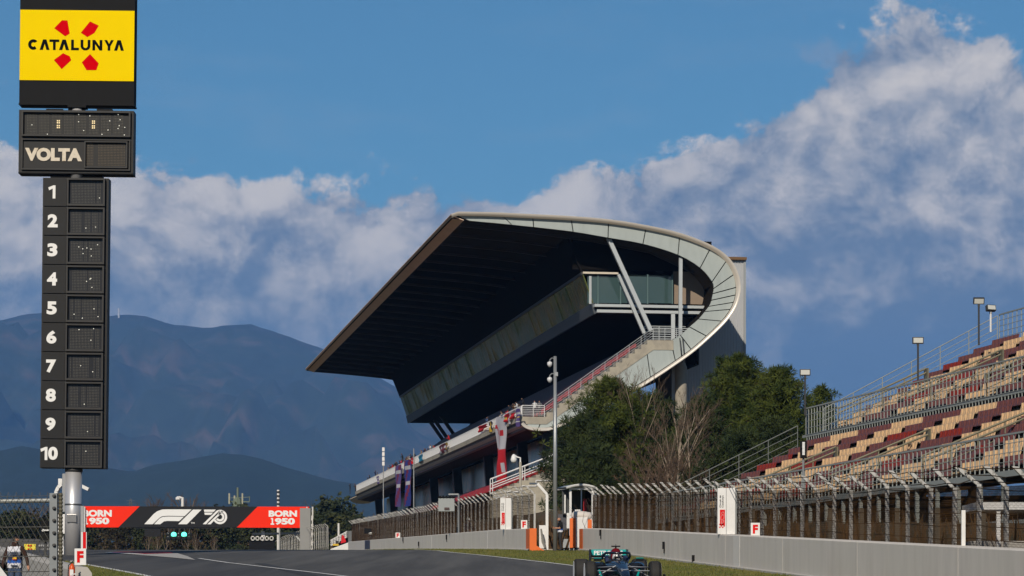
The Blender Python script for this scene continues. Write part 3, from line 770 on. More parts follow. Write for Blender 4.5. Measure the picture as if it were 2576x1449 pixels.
# frame below the front deck
for k in range(26):
    y = 84 + k * 1.95; p = rs(.05, y, 0); m2 = MB(); zt_ = DZ - .2; zb_ = max(GZ(y) + .3, DZ - 1.75 + (y - 90) * .012)
    m2.box((p.x, p.y, (zt_ + zb_) / 2), (.12, .12, zt_ - zb_), RS, RA, Z3); m2.build('hanger_post', railm, stand)
m2 = MB(); m2.beam(rs(.05, 83, DZ - 1.75), rs(.05, 133, DZ - 1.45), .1, .12); m2.build('lower_beam', railm, stand)
for k in range(9):
    y = 85 + k * 5.2; p = rs(2.4, y, 0); m2 = MB(); m2.box((p.x, p.y, (GZ(y) + DZ) / 2), (.3, .3, DZ - GZ(y)), RS, RA, Z3); m2.build('support_column', M('column_grey', (.12, .115, .10), .8, .3, 1), stand)
m2 = MB(); m2.prism([rs(5.2, 82, GZ(82)), rs(5.2, 134, GZ(134)), rs(5.4, 134, GZ(134)), rs(5.4, 82, GZ(82))], (0, 0, 2.6)); m2.build('rear_screen', riser, stand, fix=True)
m2 = MB(); m2.prism([rs(1.0, 82, DZ - .25), rs(1.0, 133.5, DZ - .25), rs(7.5, 134, DZ + 1.9), rs(7.5, 90, DZ + 1.9)], (0, 0, -.1)); m2.build('soffit', riser, stand, fix=True)
# floodlights on the stand
def floodlight(u, v_head, v_base, Y, label, tilt=0.0, white=False, turn=0.0):
    p = P(u, v_base, Y); h = (v_base - v_head) * Y / F
    t_ = thing('floodlight', label, 'floodlight', p, 'floodlights on poles above the right stand')
    m2 = MB(); m2.tube([p, p + Z3 * h], .045, 7); m2.build('pole', whiter if white else darksteel, t_)
    q = p + Z3 * (h + .14); ax = Vector((math.cos(turn), math.sin(turn), 0)); az2 = Vector((0, -math.sin(tilt), math.cos(tilt))); ay = az2.cross(ax)
    m2 = MB(); m2.box(q, (.50, .16, .30), ax, ay, az2); hd = m2.build('lamp_head', darksteel, t_, bevel=.02)
    m2 = MB(); m2.box(q - ay * .085, (.42, .012, .22), ax, ay, az2); m2.build('lamp_glass', M('lamp_glass', (.55, .55, .50), .12, .1, 3), hd)
    m2 = MB(); m2.box(q - Z3 * .2, (.1, .08, .12)); m2.build('bracket', darksteel, t_)
floodlight(2025, 944, 1045, 134.5, 'dark floodlight on a pole at the far corner of the middle railing')
floodlight(2309, 864, 985, 128, 'dark floodlight on a pole halfway up the right stand')
floodlight(2462, 764, 868, 130, 'dark floodlight on a pole where the top railing begins', .35)
floodlight(2492, 783, 835, 128, 'floodlight on a white pole beside the top railing', -.5, True, .5)

# ---------------------------------------------------------------- barriers and debris fences
def barrier(xf, y0, y1, name, label, seg, mat, h=1.19, th=.55, endcaps=()):
    t_ = thing(name, label, 'barrier', (xf((y0 + y1) / 2) + th / 2, (y0 + y1) / 2, GZ((y0 + y1) / 2)))
    yy = [y0]; 
    while yy[-1] + seg * 1.3 < y1: yy.append(yy[-1] + seg)
    yy.append(y1)
    for a_, b_ in zip(yy, yy[1:]):
        cuts_ = sorted(set([a_ + .012, b_ - .012] + [y for y in ys if a_ + .02 < y < b_ - .02])); m2 = MB(); rws = []
        for y in cuts_:
            x = xf(y); z = GZ(y); rws.append([Vector((x, y, z - .2)), Vector((x, y, z + h - .03)), Vector((x + .03, y, z + h)), Vector((x + th, y, z + h)), Vector((x + th, y, z - .2)), Vector((x, y, z - .2))])
        m2.grid(rws); m2.add(rws[0][:5], [(0, 1, 2, 3, 4)]); m2.add(rws[-1][:5], [(4, 3, 2, 1, 0)]); m2.build('wall_panel', mat, t_, fix=True)
        m2 = MB(); rws = [[Vector((xf(y) - .09, y, GZ(y) - .1)), Vector((xf(y) - .09, y, GZ(y) + .09)), Vector((xf(y) - .005, y, GZ(y) + .13))] for y in cuts_]
        m2.grid(rws); m2.build('base_kerb', palec, t_, fix=True)
    return t_
bl = barrier(WR, 54, 150.5, 'concrete_barrier', 'long grey painted concrete barrier on the right, nearest the race car', 11.6, greywall)
br = barrier(WL, 147.5, 384, 'concrete_barrier', 'grey painted concrete barrier beyond the gate, running below the grandstand', 13.2, greywall, th=.34)
def face_patch(xf, y0, y1, par, mat, name, h=1.17, zlo_=.13, lift=.006):
    m2 = MB(); m2.prism([Vector((xf(y0), y0, GZ(y0) + zlo_)), Vector((xf(y1), y1, GZ(y1) + zlo_)), Vector((xf(y1), y1, GZ(y1) + h)), Vector((xf(y0), y0, GZ(y0) + h))], (-lift, 0, 0)); return m2.build(name, mat, par, fix=True)
face_patch(WL, 147.5, 149.4, br, orange, 'orange_end_band')
m2 = MB(); m2.box((WL(147.5) + .17, 147.44, GZ(147.5) + .59), (.36, .11, 1.2)); m2.build('orange_end_face', orange, br)
m2 = MB(); m2.prism([Vector((WL(147.5) + .35, 147.4, GZ(147.5))), Vector((WL(147.5) + .8, 147.4, GZ(147.5))), Vector((WL(147.5) + .35, 147.4, GZ(147.5) + .3))], (0, .1, 0)); m2.build('orange_end_wedge', orange, br, fix=True)
face_patch(WR, 148.7, 150.5, bl, orange, 'orange_end_band')
face_patch(WR, 97.2, 98.6, bl, M('pale_patch_paint', (.76, .72, .66), .6, .1, 1), 'repaint_patch')
face_patch(WL, 322, 335, br, M('navy_band', (.035, .045, .08), .6, .1, 1), 'navy_band')
face_patch(WL, 221, 221.9, br, MATS['pale_patch_paint'], 'repaint_patch'); face_patch(WL, 172, 172.4, br, MATS['pale_patch_paint'], 'repaint_patch')
# that barrier's far dark stripe is a thin navy band laid on its face
for (y, hz_, nm) in ((116.5, .62, 'wall_bracket'), (108.0, .2, 'wall_bracket'), (140, 1.0, 'wall_bracket')):
    m2 = MB(); x = WR(y); m2.box((x - .05, y, GZ(y) + hz_), (.1, .12, .3)); m2.box((x - .03, y - .05, GZ(y) + hz_ - .22), (.05, .06, .2)); m2.build(nm, black, bl)
for (y, hz_) in ((258, 1.0), (236, .55), (205, .95)):
    m2 = MB(); x = WL(y); m2.box((x - .05, y, GZ(y) + hz_), (.1, .35, .35)); m2.box((x - .03, y, GZ(y) + hz_ - .25), (.05, .1, .2)); m2.build('wall_bracket', black, br)

fencepost = M('fence_post_steel', (.46, .45, .43), .55, .7, 9, metal=.15, col2=(.16, .15, .13), thr=(.45, .6), stretch=(1, 1, .35))
wirem = M('fence_wire', (.080, .043, .017), .9, .5, .8, spec=.05, col2=(.03, .02, .012))
def debris_fence(xf, y0, y1, h0, h1, step, label, lean=-.48, wires=True, pitch=.11, name='debris_fence', post_w=.10, link_mesh=True):
    t_ = thing(name, label, 'fence', (xf((y0 + y1) / 2), (y0 + y1) / 2, GZ((y0 + y1) / 2)))
    n_ = int(round((y1 - y0) / step)); pts = []
    pm = MB(); pm.prism([(-post_w / 2, -.07, 0), (post_w / 2, -.07, 0), (post_w / 2, .07, 0), (-post_w / 2, .07, 0)], (0, 0, 1)); pm_me = pm.mesh('post'); pm_me.materials.append(fencepost)
    am = MB(); am.prism([(-post_w * .55, -.06, -.02), (post_w * .55, -.06, -.02), (post_w * .55 + lean, -.06, .42), (-post_w * .8 + lean, -.06, .42)], (0, .12, 0)); am_me = am.mesh('arm'); am_me.materials.append(fencepost)
    for k in range(n_ + 1):
        f = k / n_; y = y0 + (y1 - y0) * f; h = h0 + (h1 - h0) * f + random.uniform(-.05, .05); x = xf(y); z = GZ(y); pts.append((x, y, z, h))
        o = inst('post', pm_me, t_, (x, y, z - .1), sc=(1, 1, h + .1)); o.rotation_euler.y = random.uniform(-.012, .012)
        o = inst('arm', am_me, t_, (x, y, z + h)); o.rotation_euler.y = random.uniform(-.08, .08)
    wm = MB(); lv = [.04, .16, .28, .4, .52, .64, .76, .88, .97]
    for (xa, ya, za, ha), (xb, yb, zb2, hb) in zip(pts, pts[1:]):
        for l_ in lv:
            sag = random.uniform(0, .03)
            wm.tube([(xa - .06, ya, za + ha * l_), ((xa + xb) / 2 - .06, (ya + yb) / 2, (za + zb2) / 2 + (ha + hb) / 2 * l_ - sag), (xb - .06, yb, zb2 + hb * l_)], .011, 3, False)
        for q in (.25, .6, .98): wm.tube([(xa + lean * q - .05, ya, za + ha + .42 * q), ((xa + xb) / 2 + lean * q - .05, (ya + yb) / 2, (za + ha + zb2 + hb) / 2 + .42 * q - random.uniform(.01, .07)), (xb + lean * q - .05, yb, zb2 + hb + .42 * q)], .013, 3, False)
    wm.build('cable', wirem, t_, kind='stuff')
    if link_mesh:
        cm = MB(); L = y1 - y0; N_ = int(L / pitch); H = (h0 + h1) / 2
        for k in range(-int(H / pitch), N_):
            for sgn in (1, -1):
                ya = y0 + k * pitch; yb = ya + H
                if sgn < 0: ya, yb = yb, ya
                def pt(y, f):
                    yc = min(max(y, y0), y1); return Vector((xf(yc) - .075, yc, GZ(yc) + (h0 + (h1 - h0) * (yc - y0) / L) * f))
                fa, fb = 0, 1
                lo, hi = min(ya, yb), max(ya, yb)
                if lo < y0:
                    q = (y0 - lo) / (hi - lo)
                    if sgn > 0: fa = q; ya = y0
                    else: fb = 1 - q; yb = y0
                if hi > y1:
                    q = (hi - y1) / (hi - lo)
                    if sgn > 0: fb = 1 - q; yb = y1
                    else: fa = q; ya = y1
                if fb > fa: cm.tube([pt(ya, fa), pt(yb, fb)], .0042, 3, False)
        cm.build('chain_link', wirem, t_, kind='stuff')
    return t_
debris_fence(lambda y: WR(y) + .72, 59, 150, 2.55, 2.95, 2.5, 'tall grey debris fence with bent post tops on the right barrier')
lf = debris_fence(lambda y: WL(y) + .62, 151, 386, 3.05, 3.6, 3.1, 'tall debris fence with bent post tops below the grandstand', pitch=.2)
debris_fence(lambda y: -25.6 - .15 * (y - 396), 396, 500, 3.5, 3.4, 3.4, 'far debris fence beside the start gantry leg', link_mesh=False)
# gate frame at the gap
gt = thing('gate_frame', 'white bent-topped gate post frame beside the orange barrier end', 'gate', G(1376, 1382.5))
g0 = P(1376, 1382.5, 147.6); kz = P(1376, 1243, 147.6); tip = P(1352, 1216, 147.6)
m2 = MB(); m2.beam(g0, kz, .14, .14); m2.beam(kz, tip, .13, .13); m2.build('post', whitep, gt)
m2 = MB(); m2.beam(P(1352, 1216, 147.7), P(1334, 1216, 149), .1, .1); m2.build('top_bar', steel, gt)
m2 = MB(); m2.box(P(1366, 1350, 147.9), (.4, .05, 1.2)); m2.build('lower_panel', whitep, gt)
m2 = MB(); m2.tube([P(1361, 1330, 147.4), P(1366, 1362, 147.3), P(1371, 1378, 147.2)], [.05, .09, .05], 6); m2.build('tarp', M('grey_tarp', (.2, .19, .17), .8, .3, 4), gt)

# earth banks behind the fences
def bank(xf, y0, y1, prof_, name, mat):
    yy = sorted(set([y0, y1] + [y for y in ys if y0 < y < y1] + [y0 + (y1 - y0) * k / 60 for k in range(61)])); m2 = MB(); rws = []
    for y in yy: rws.append([Vector((xf(y) + o, y, GZ(y) + h + (noise.noise(Vector((o * .7, y * .35, 3))) * .18 if h > .05 else 0))) for o, h in prof_])
    m2.grid(rws); return struct(m2, name, mat, True)
bank(lambda y: WL(y), 160, 400, [(1.2, -.05), (2.0, .3), (3.4, 1.5), (4.8, 2.4), (6.0, 2.6), (9, 2.7)], 'earth_bank', earthm)
bank(lambda y: WR(y), 62, 146, [(2.0, -.05), (2.6, .35), (3.6, 1.1), (4.6, 1.55), (6.5, 1.6), (12, 1.7)], 'earth_bank', M('earth_bank_right', (.11, .060, .020), .95, .6, .8, .6, col2=(.04, .032, .012), thr=(.4, .6), bscale=6))
# weathered posts in the bank below the right stand
for k in range(15):
    y = 66 + k * 5.0; x = WR(y) + 1.9; m2 = MB(); m2.box((x, y, GZ(y) + 1.05), (.13, .1, 2.1))
    based(m2, 'old_post', M('weathered_post', (.09, .075, .055), .9, .5, 2), 'weathered concrete post behind the right debris fence, %s from the right edge' % ORDS[k], 'post', (x, y, GZ(y)), 'weathered posts behind the right debris fence')
# white shelter under the stand at the right edge
sh_ = thing('shelter', 'white framed shelter below the right stand at the picture edge', 'shelter', P(2500, 1390, 66))
yS = 67
m2 = MB(); m2.box(P(2530, 1277, yS + 1.0), (1.75, 2.2, .18)); m2.build('roof_edge', whitep, sh_)
for u0 in (2423, 2511, 2590):
    a_ = P(u0, 1283, yS); m2 = MB(); m2.box((a_.x, a_.y, (a_.z + GZ(yS)) / 2), (.09, .09, a_.z - GZ(yS))); m2.build('post', whitep, sh_)
m2 = MB(); m2.box(P(2510, 1380, yS + .5), (1.4, .7, .35)); m2.build('box', M('box_grey', (.4, .38, .35), .7, .2, 2), sh_)
# ---------------------------------------------------------------- lap board pylon
PY = 130.0; K = PY / F; UB = 183.5; VB = 1396.0
pyl = thing('lap_board_pylon', 'tall black lap scoreboard pylon with a yellow sign on top', 'scoreboard', ((UB - CX) * K, PY, GZ(PY)), local=True, rot=(0, R(.62), 0))
def px(u, v, d=0.0): return Vector(((u - 192.5) * K, d, (VB - v) * K))       # u, v as if the pylon stood plumb, d towards the viewer is negative
def pbox(u0, v0, u1, v1, d0, d1, mat, name, par, bevel=.0):
    m2 = MB(); a_ = px(u0, v0, d0); b_ = px(u1, v1, d1); m2.box((a_ + b_) / 2, (abs(b_.x - a_.x), abs(d1 - d0), abs(b_.z - a_.z))); return m2.build(name, mat, par, bevel=bevel)
polem = M('brushed_steel_pole', (.62, .61, .61), .38, .2, .8, metal=.55, stretch=(1, 1, .15))
bmat = M('scoreboard_black', (.0105, .010, .0095), .55, .35, 1.2, spec=.25)
bmat2 = M('scoreboard_cell_black', (.007, .007, .0072), .5, .3, 1.2, spec=.2)
frm = M('scoreboard_frame', (.020, .0185, .017), .55, .5, 2, spec=.3)
lamb = M('sign_yellow', (.88, .62, .0), .9, .04, .4, spec=.05); shard = M('sign_red', (.62, .0, .004), .9, .04, .6, spec=.05); letw = M('board_white', (.78, .77, .74), .5, .1, 2); letb = M('sign_black', (.004, .005, .006), .9, .1, 2, spec=.05)
letv = M('aged_cream_letter', (.66, .58, .46), .6, .35, 3, col2=(.5, .40, .28), thr=(.5, .7))
m2 = MB(); r_ = .383
m2.lathe([(r_, 0), (r_, (VB - 1178) * K)], (0, 0, 0), 32); m2.build('pole', polem, pyl, True)
m2 = MB(); m2.lathe([(r_ + .012, (VB - 1270) * K), (r_ + .012, (VB - 1266) * K)], (0, 0, 0), 32); m2.build('pole_seam', M('seam_steel', (.2, .2, .2), .4, 0, 1, metal=.8), pyl, True)
m2 = MB(); m2.lathe([(r_ + .02, (VB - 1186) * K), (r_ + .02, (VB - 1176) * K)], (0, 0, 0), 32); m2.build('pole_collar', darksteel, pyl, True)
m2 = MB(); m2.box(px(192, 1303, -r_ - .02), (.44, .08, .36)); dr = m2.build('service_door', M('door_steel', (.30, .29, .28), .3, .3, 3, metal=.6), pyl, bevel=.015)
m2 = MB(); m2.box((0, -.4, -.05 + (VB - 1303) * K - .03), (.36, .02, .26)); 
m2 = MB(); m2.tube([px(168, 1190, .1), px(168, 1286, .1)], .1, 8); m2.build('cable_duct', M('duct_grey', (.30, .31, .32), .5, .1, 2), pyl)
def shp(pts, mat, name, par, dep=-.352):
    m2 = MB(); q = [px(u, v, dep) for u, v in pts]; m2.prism(q, (0, .012, 0)); return m2.build(name, mat, par, fix=True)
# number column
col = pbox(110, 449, 275, 1177, -.30, .45, bmat, 'number_panel', pyl)
for i in range(10):
    vc = 485.5 + 72.9 * i; v0, v1 = vc - 34.5, vc + 34.5
    cell = pbox(113, v0, 170, v1, -.36, -.29, bmat2, 'number_cell', col)
    one = lambda uc: shp([(uc + a_ * 13, vc + 16 - b_ * 33) for a_, b_ in ((.1, 0), (.62, 0), (.62, 1), (.22, 1), (-.75, .84), (-.6, .62), (.1, .76))], letw, 'digit', col, -.372)
    if i in (0, 9): one(134 if i == 0 else 121)
    if i: text(str((i + 1) % 10), px(136 if i < 9 else 143, vc - 1, -.37), .46 if i < 9 else .44, .60, letw, col, .05, name='digit', extrude=.006)
    fr = MB()
    for (a_, b_, c_, d_) in ((172, v0, 267, v0 + 4), (172, v1 - 5, 267, v1), (172, v0 + 4, 176, v1 - 5), (263, v0 + 4, 267, v1 - 5)):
        p = px(a_, b_); q = px(c_, d_); fr.box(((p.x + q.x) / 2, -.40, (p.z + q.z) / 2), (abs(q.x - p.x), .22, abs(q.z - p.z)))
    fo = fr.build('display_frame', frm, col)
    pbox(177, v0 + 4.5, 262, v1 - 5.5, -.315, -.302, M('led_screen', (.022, .022, .024), .25, .4, 3), 'display_screen', fo)
    lm = MB()
    for a_ in range(20):
        if a_ % 7 == random.randint(0, 6): continue
        for b_ in range(14):
            p = px(184 + a_ * 3.7, v0 + 9 + b_ * 3.9, -.318); lm.box(p, (.022, .012, .022))
    lm.build('led_dots', M('led_off', (.17, .16, .13), .5, .2, 3), fo, kind='stuff')
    lm = MB()
    for _ in range((1, 2, 7, 4, 4, 3, 2, 1, 1, 1)[i]):
        p = px(random.uniform(190, 255), random.uniform(v0 + 8, v1 - 9), -.322); lm.lathe([(.001, -.02), (.02, -.01), (.02, .01), (.001, .02)], p, 6)
    lm.build('lit_led', M('led_on', (.85, .83, .72), .5, 0, 1, emit=.8), fo)
# lap panel
lap = pbox(48, 279, 336, 436, -.30, .5, bmat, 'lap_panel', pyl)
pbox(48, 436.3, 336, 439, -.33, .55, black, 'bottom_rail', lap)
def frame(u0, v0, u1, v1, t_, par, dep=.16):
    fr = MB()
    for (a_, b_, c_, d_) in ((u0, v0, u1, v0 + t_), (u0, v1 - t_, u1, v1), (u0, v0 + t_, u0 + t_, v1 - t_), (u1 - t_, v0 + t_, u1, v1 - t_)):
        p = px(a_, b_); q = px(c_, d_); fr.box(((p.x + q.x) / 2, -.31 - dep / 2, (p.z + q.z) / 2), (abs(q.x - p.x), dep, abs(q.z - p.z)))
    return fr.build('display_frame', frm, par)
fo = frame(56, 282, 329, 346, 4, lap)
lm = MB(); lc = MB()
for g_ in range(8):
    u0 = 70 + g_ * 31
    for a_ in range(7):
        for b_ in range(13): lm.box(px(u0 + a_ * 3.6, 291 + b_ * 3.9, -.318), (.022, .012, .022))
lm.build('led_dots', MATS['led_off'], fo, kind='stuff')
for u0 in (145, 149.5, 233, 237.5):
    for b_ in (306, 311, 318, 323): lc.box(px(u0, b_, -.322), (.055, .02, .06))
lc.build('colon_leds', M('led_amber', (.75, .60, .34), .5, 0, 1, emit=.25), fo)
lm = MB()
for u0, v0 in ((81, 320), (198, 293), (198, 311), (226, 296), (211, 333), (272, 331), (276, 308), (297, 292), (302, 305), (300, 320), (297, 327), (314, 324), (313, 343), (311, 345), (120, 343), (257, 342)):
    lm.lathe([(.001, -.02), (.021, -.01), (.021, .01), (.001, .02)], px(u0, v0 - 3, -.33), 6)
for k in range(7): lm.box(px(270 + k * 2.6, 342, -.33), (.03, .02, .03))
lm.build('lit_led', MATS['led_on'], fo)
fo = frame(56, 352, 329, 430, 3, lap, .1)
text('VOLTA', px(136, 391, -.335), 143 * K, 33 * K, letv, lap, .06, extrude=.008)
fo2 = frame(214, 357, 322, 424, 3, lap, .14)
lm = MB()
for a_ in range(27):
    if a_ in (5, 6, 7): continue
    for b_ in range(14): lm.box(px(220 + a_ * 3.6, 364 + b_ * 4.0, -.318), (.024, .012, .024))
lm.build('led_dots', M('led_off_amber', (.2, .15, .09), .5, .2, 3), fo2, kind='stuff')
for u0, u1, v0 in ((175, 205, 272), (247, 276, 274), (120, 152, 275)): pbox(u0 - 5, v0, u1 + 5, v0 + 7, -.2, .3, black, 'bracket', pyl)
m2 = MB(); m2.lathe([(.30, (VB - 450) * K), (.30, (VB - 262) * K)], (0, 0, 0), 20); m2.build('neck', polem, pyl, True)
pbox(127, 438, 258, 448.5, -.15, .3, black, 'bracket', pyl); pbox(170, 264, 216, 272, -.36, .3, black, 'bracket', pyl)
# top sign
adv = pbox(48, -60, 336, 263, -.30, .5, M('sign_box_black', (.009, .009, .0092), .9, .35, .8, stretch=(1, 1, .2)), 'sign_box', pyl)
pbox(47, 262.6, 337, 266.5, -.34, .55, black, 'bottom_rail', adv)
yf = pbox(48.6, 28.5, 335.4, 205, -.345, -.303, lamb, 'sign_face', adv)
GL = {'A': [(0, 1), (.33, 0), (.67, 0), (1, 1), (.68, 1), (.5, .42), (.32, 1)], 'T': [(0, 0), (1, 0), (1, .24), (.64, .24), (.64, 1), (.36, 1), (.36, .24), (0, .24)],
      'L': [(0, 0), (.36, 0), (.36, .76), (1, .76), (1, 1), (0, 1)], 'N': [(0, 0), (.28, 0), (.72, .6), (.72, 0), (1, 0), (1, 1), (.72, 1), (.28, .4), (.28, 1), (0, 1)],
      'Y': [(0, 0), (.3, 0), (.5, .36), (.7, 0), (1, 0), (.64, .6), (.64, 1), (.36, 1), (.36, .6)],
      'U': [(0, 0), (.28, 0), (.28, .6), (.36, .74), (.5, .78), (.64, .74), (.72, .6), (.72, 0), (1, 0), (1, .65), (.88, .88), (.65, 1), (.35, 1), (.12, .88), (0, .65)],
      'C': [(.5 + .5 * math.cos(R(a_)), .5 - .5 * math.sin(R(a_))) for a_ in range(38, 323, 15)] + [(.5 +   .19 * math.cos(R(a_)), .5 - .21 * math.sin(R(a_))) for a_ in range(322, 37, -15)]}
for ch, x0, x1 in (('C', 222, 305), ('A', 315, 395), ('T', 393, 472), ('A', 470, 552), ('L', 567, 630), ('U', 643, 722), ('N', 738, 818), ('Y', 833, 910), ('A', 912, 992)):
    shp([((x0 + (x1 - x0) * a_) * .3125, 102.5 + b_ * 26.5) for a_, b_ in GL[ch]], letb, 'lettering', adv, -.353)
# (sign outline points, read off the photograph)
c2 = lambda x, y: (x / 1409 * 700 * .629, y / 1449 * 720 * .629)
for poly_ in ([(430, 238), (492, 173), (536, 175), (555, 280), (519, 302)], [(644, 272), (717, 180), (788, 213), (753, 273), (697, 306)],
              [(430, 493), (504, 437), (557, 461), (570, 493), (494, 566)], [(655, 509), (720, 442), (790, 515), (772, 571), (692, 571)]):
    shp([c2(x, y) for x, y in poly_], shard, 'red_shard', adv)

# ---------------------------------------------------------------- start gantry
GY = 430.0
def gp(x, y, d=0.0): p = P(188.7 + .2686 * x, 1195 + .2686 * y, GY); p.y += d; return p      # positions read in the gantry close-up
gan = thing('start_gantry', 'start gantry banner in red and black across the track', 'gantry', (gp(1200, 0).x, GY, GZ(GY)))
gred = M('gantry_red', (.92, .026, .003), .9, .12, .25); gblk = M('gantry_black', (.006, .006, .007), .6, .3, .3, spec=.2); gwht = M('gantry_white', (.80, .80, .79), .5, .05, 1)
def gpoly(pts, mat, name, par, d0=0.0, th=.12):
    m2 = MB(); m2.prism([gp(x, y, d0) for x, y in pts], (0, th, 0)); return m2.build(name, mat, par, fix=True)
bx_ = gpoly([(60, 293), (2192, 296), (2192, 488), (60, 486)], darksteel, 'banner_box', gan, .13, 1.2)
gpoly([(66, 290), (606, 291), (406, 489), (66, 488)], gred, 'red_banner', gan)
gpoly([(607, 291), (1710, 294), (1514, 490), (407, 489)], gblk, 'black_banner', gan)
gpoly([(1711, 294), (2194, 295), (2148, 493), (1515, 490)], gred, 'red_banner', gan)
def gtext(body, x0, x1, y0, y1, bold=.055):
    a_ = gp(x0, y0); b_ = gp(x1, y1); text(body, ((a_.x + b_.x) / 2, GY - .02, (a_.z + b_.z) / 2), b_.x - a_.x, a_.z - b_.z, gwht, gan, bold, extrude=.02)
gone = lambda x0, y0, y1: gpoly([(x0 + a_ * 34, y1 - b_ * (y1 - y0)) for a_, b_ in ((0, 0), (1, 0), (1, .2), (.72, .2), (.72, 1), (.1, 1), (.1, .8), (.34, .8), (.34, .2), (0, .2))], gwht, 'lettering', gan, -.03, .025)
gtext('BORN', 1815, 2080, 330, 390); gone(1832, 401, 464); gtext('950', 1872, 2060, 401, 464); gtext('BORN', 75, 345, 325, 389); gone(88, 397, 461); gtext('950', 132, 322, 397, 461); gtext('TM', 1085, 1120, 440, 455, .01)
lg = [[(650, 459), (735, 366), (770, 338), (815, 322), (850, 320), (1093, 320), (1028, 383), (870, 380), (815, 385), (790, 400), (729, 459)],
      [(742, 459), (793, 405), (820, 391), (870, 387), (1020, 389), (978, 430), (870, 428), (835, 432), (800, 459)], [(967, 459), (1105, 322), (1186, 322), (1050, 459)],
      [(1207, 322), (1320, 322), (1300, 343), (1212, 343)], [(1212, 350), (1294, 350), (1274, 371), (1217, 371)], [(1197, 459), (1330, 330), (1362, 322), (1245, 440), (1229, 459)], [(1240, 459), (1370, 335), (1392, 336), (1300, 428), (1272, 459)]]
for q in lg: gpoly(q, gwht, 'logo_stroke', gan, -.05, .045)
def arc(cx_, cy_, rx0, rx1, a0, a1, n_=14):
    o = [(cx_ + rx1 * math.cos(a0 + (a1 - a0) * k / n_), cy_ - rx1 * math.sin(a0 + (a1 - a0) * k / n_)) for k in range(n_ + 1)]; i = [(cx_ + rx0 * math.cos(a1 - (a1 - a0) * k / n_), cy_ - rx0 * math.sin(a1 - (a1 - a0) * k / n_)) for k in range(n_ + 1)]
    m2 = MB(); a_ = [gp(x, y, -.05) for x, y in o]; b_ = [gp(x, y, -.05) for x, y in reversed(i)]; m2.grid([a_, b_, [p + Vector((0, .045, 0)) for p in b_], [p + Vector((0, .045, 0)) for p in a_], a_]); return m2.build('logo_stroke', gwht, gan, fix=True)
arc(1358, 391, 48, 68, R(-150), R(95)); arc(1358, 391, 22, 42, R(-150), R(120))
# legs
m2 = MB(); q = gp(2160, 310); m2.box((q.x, GY - .5, (q.z + GZ(GY)) / 2), (1.6, .7, q.z - GZ(GY))); m2.build('leg', M('leg_grey', (.26, .26, .25), .6, .15, .5), gan)
for x0 in (2200, 70):
    m2 = MB(); q = gp(x0, 296)
    for sx_ in (-.42, .42):
        for sy in (-.4, .4): m2.tube([(q.x + sx_, GY + sy, GZ(GY)), (q.x + sx_, GY + sy, q.z)], .09, 6)
    zz = GZ(GY); k = 0
    while zz < q.z - 1:
        m2.box((q.x, GY - .42, zz + .4), (.9, .06, .75)); zz += 1.25; k += 1
    m2.build('truss_leg', whitep, gan)
# start lights and message board
hb = gpoly([(650, 497), (800, 497), (800, 574), (650, 574)], gblk, 'message_board', gan, .2, .5)
gpoly([(560, 488), (1350, 490), (1350, 499), (560, 498)], darksteel, 'light_bar', gan, .2, .4)
lit_m = M('green_signal_lit', (.10, .95, .68), .3, 0, 1, emit=2.0); off_m = M('signal_unlit', (.02, .022, .02), .15, 0, 1)
for k, x0 in enumerate((877, 927, 975, 1023, 1073)):
    un = gpoly([(x0 - 15, 536), (x0 + 15, 536), (x0 + 15, 606), (x0 - 15, 606)], gblk, 'signal_lamp', gan, -.1, .5)
    gpoly([(x0 - 3, 499), (x0 + 3, 499), (x0 + 3, 536), (x0 - 3, 536)], darksteel, 'hanger', gan, .1, .1)
    for j, y0 in enumerate((557, 587)):
        q = gp(x0, y0); m2 = MB(); m2.lathe([(.40, 0), (.40, .14), (.20, .2)], (q.x, GY - .10, q.z), 16, (0, -1, 0)); m2.build('lens', lit_m if (k in (1, 3) and j == 0) else off_m, un, True)
m2 = MB(); q0, q1 = gp(985, 292), gp(1008, 215); m2.tube([(q1.x, GY, q0.z), (q1.x, GY, q1.z), (gp(975, 210).x, GY, gp(975, 208).z)], .22, 7); m2.lathe([(.05, -.4), (.38, -.2), (.38, .1), (.1, .3)], gp(966, 216), 10); m2.build('roof_camera', whitep, gan)
# small light rig hung from the gantry leg
rig = thing('track_light_rig', 'white framed light rig on an arm below the banner', 'light rig', (gp(1752, 700).x, GY + 2, GZ(GY)))
m2 = MB(); q = gp(1752, 520); m2.box((q.x, GY + 2, (q.z + GZ(GY)) / 2), (.5, .4, q.z - GZ(GY))); m2.build('post', whitep, rig)
m2 = MB(); m2.beam(gp(1650, 545, 2), gp(2140, 540, 2), .3, .3); m2.beam(gp(2045, 545, 2), gp(2140, 650, 2), .22, .22); m2.build('arm', M('rig_pale', (.42, .43, .42), .5, .2, 1), rig)
for k in range(5):
    x0 = 1640 + k * 44; m2 = MB()
    for (a_, b_, c_, d_) in ((x0, 568, x0 + 36, 576), (x0, 600, x0 + 36, 608), (x0, 568, x0 + 7, 608), (x0 + 29, 568, x0 + 36, 608)): p = gp(a_, b_); q = gp(c_, d_); m2.box(((p.x + q.x) / 2, GY + 1.4, (p.z + q.z) / 2), (q.x - p.x, .3, p.z - q.z))
    m2.build('lamp_frame', whitep, rig)
m2 = MB(); p = gp(1622, 614); q = gp(1862, 698); m2.box(((p.x + q.x) / 2, GY + 1.8, (p.z + q.z) / 2), (q.x - p.x, .5, p.z - q.z)); m2.build('dark_cabinet', black, rig)

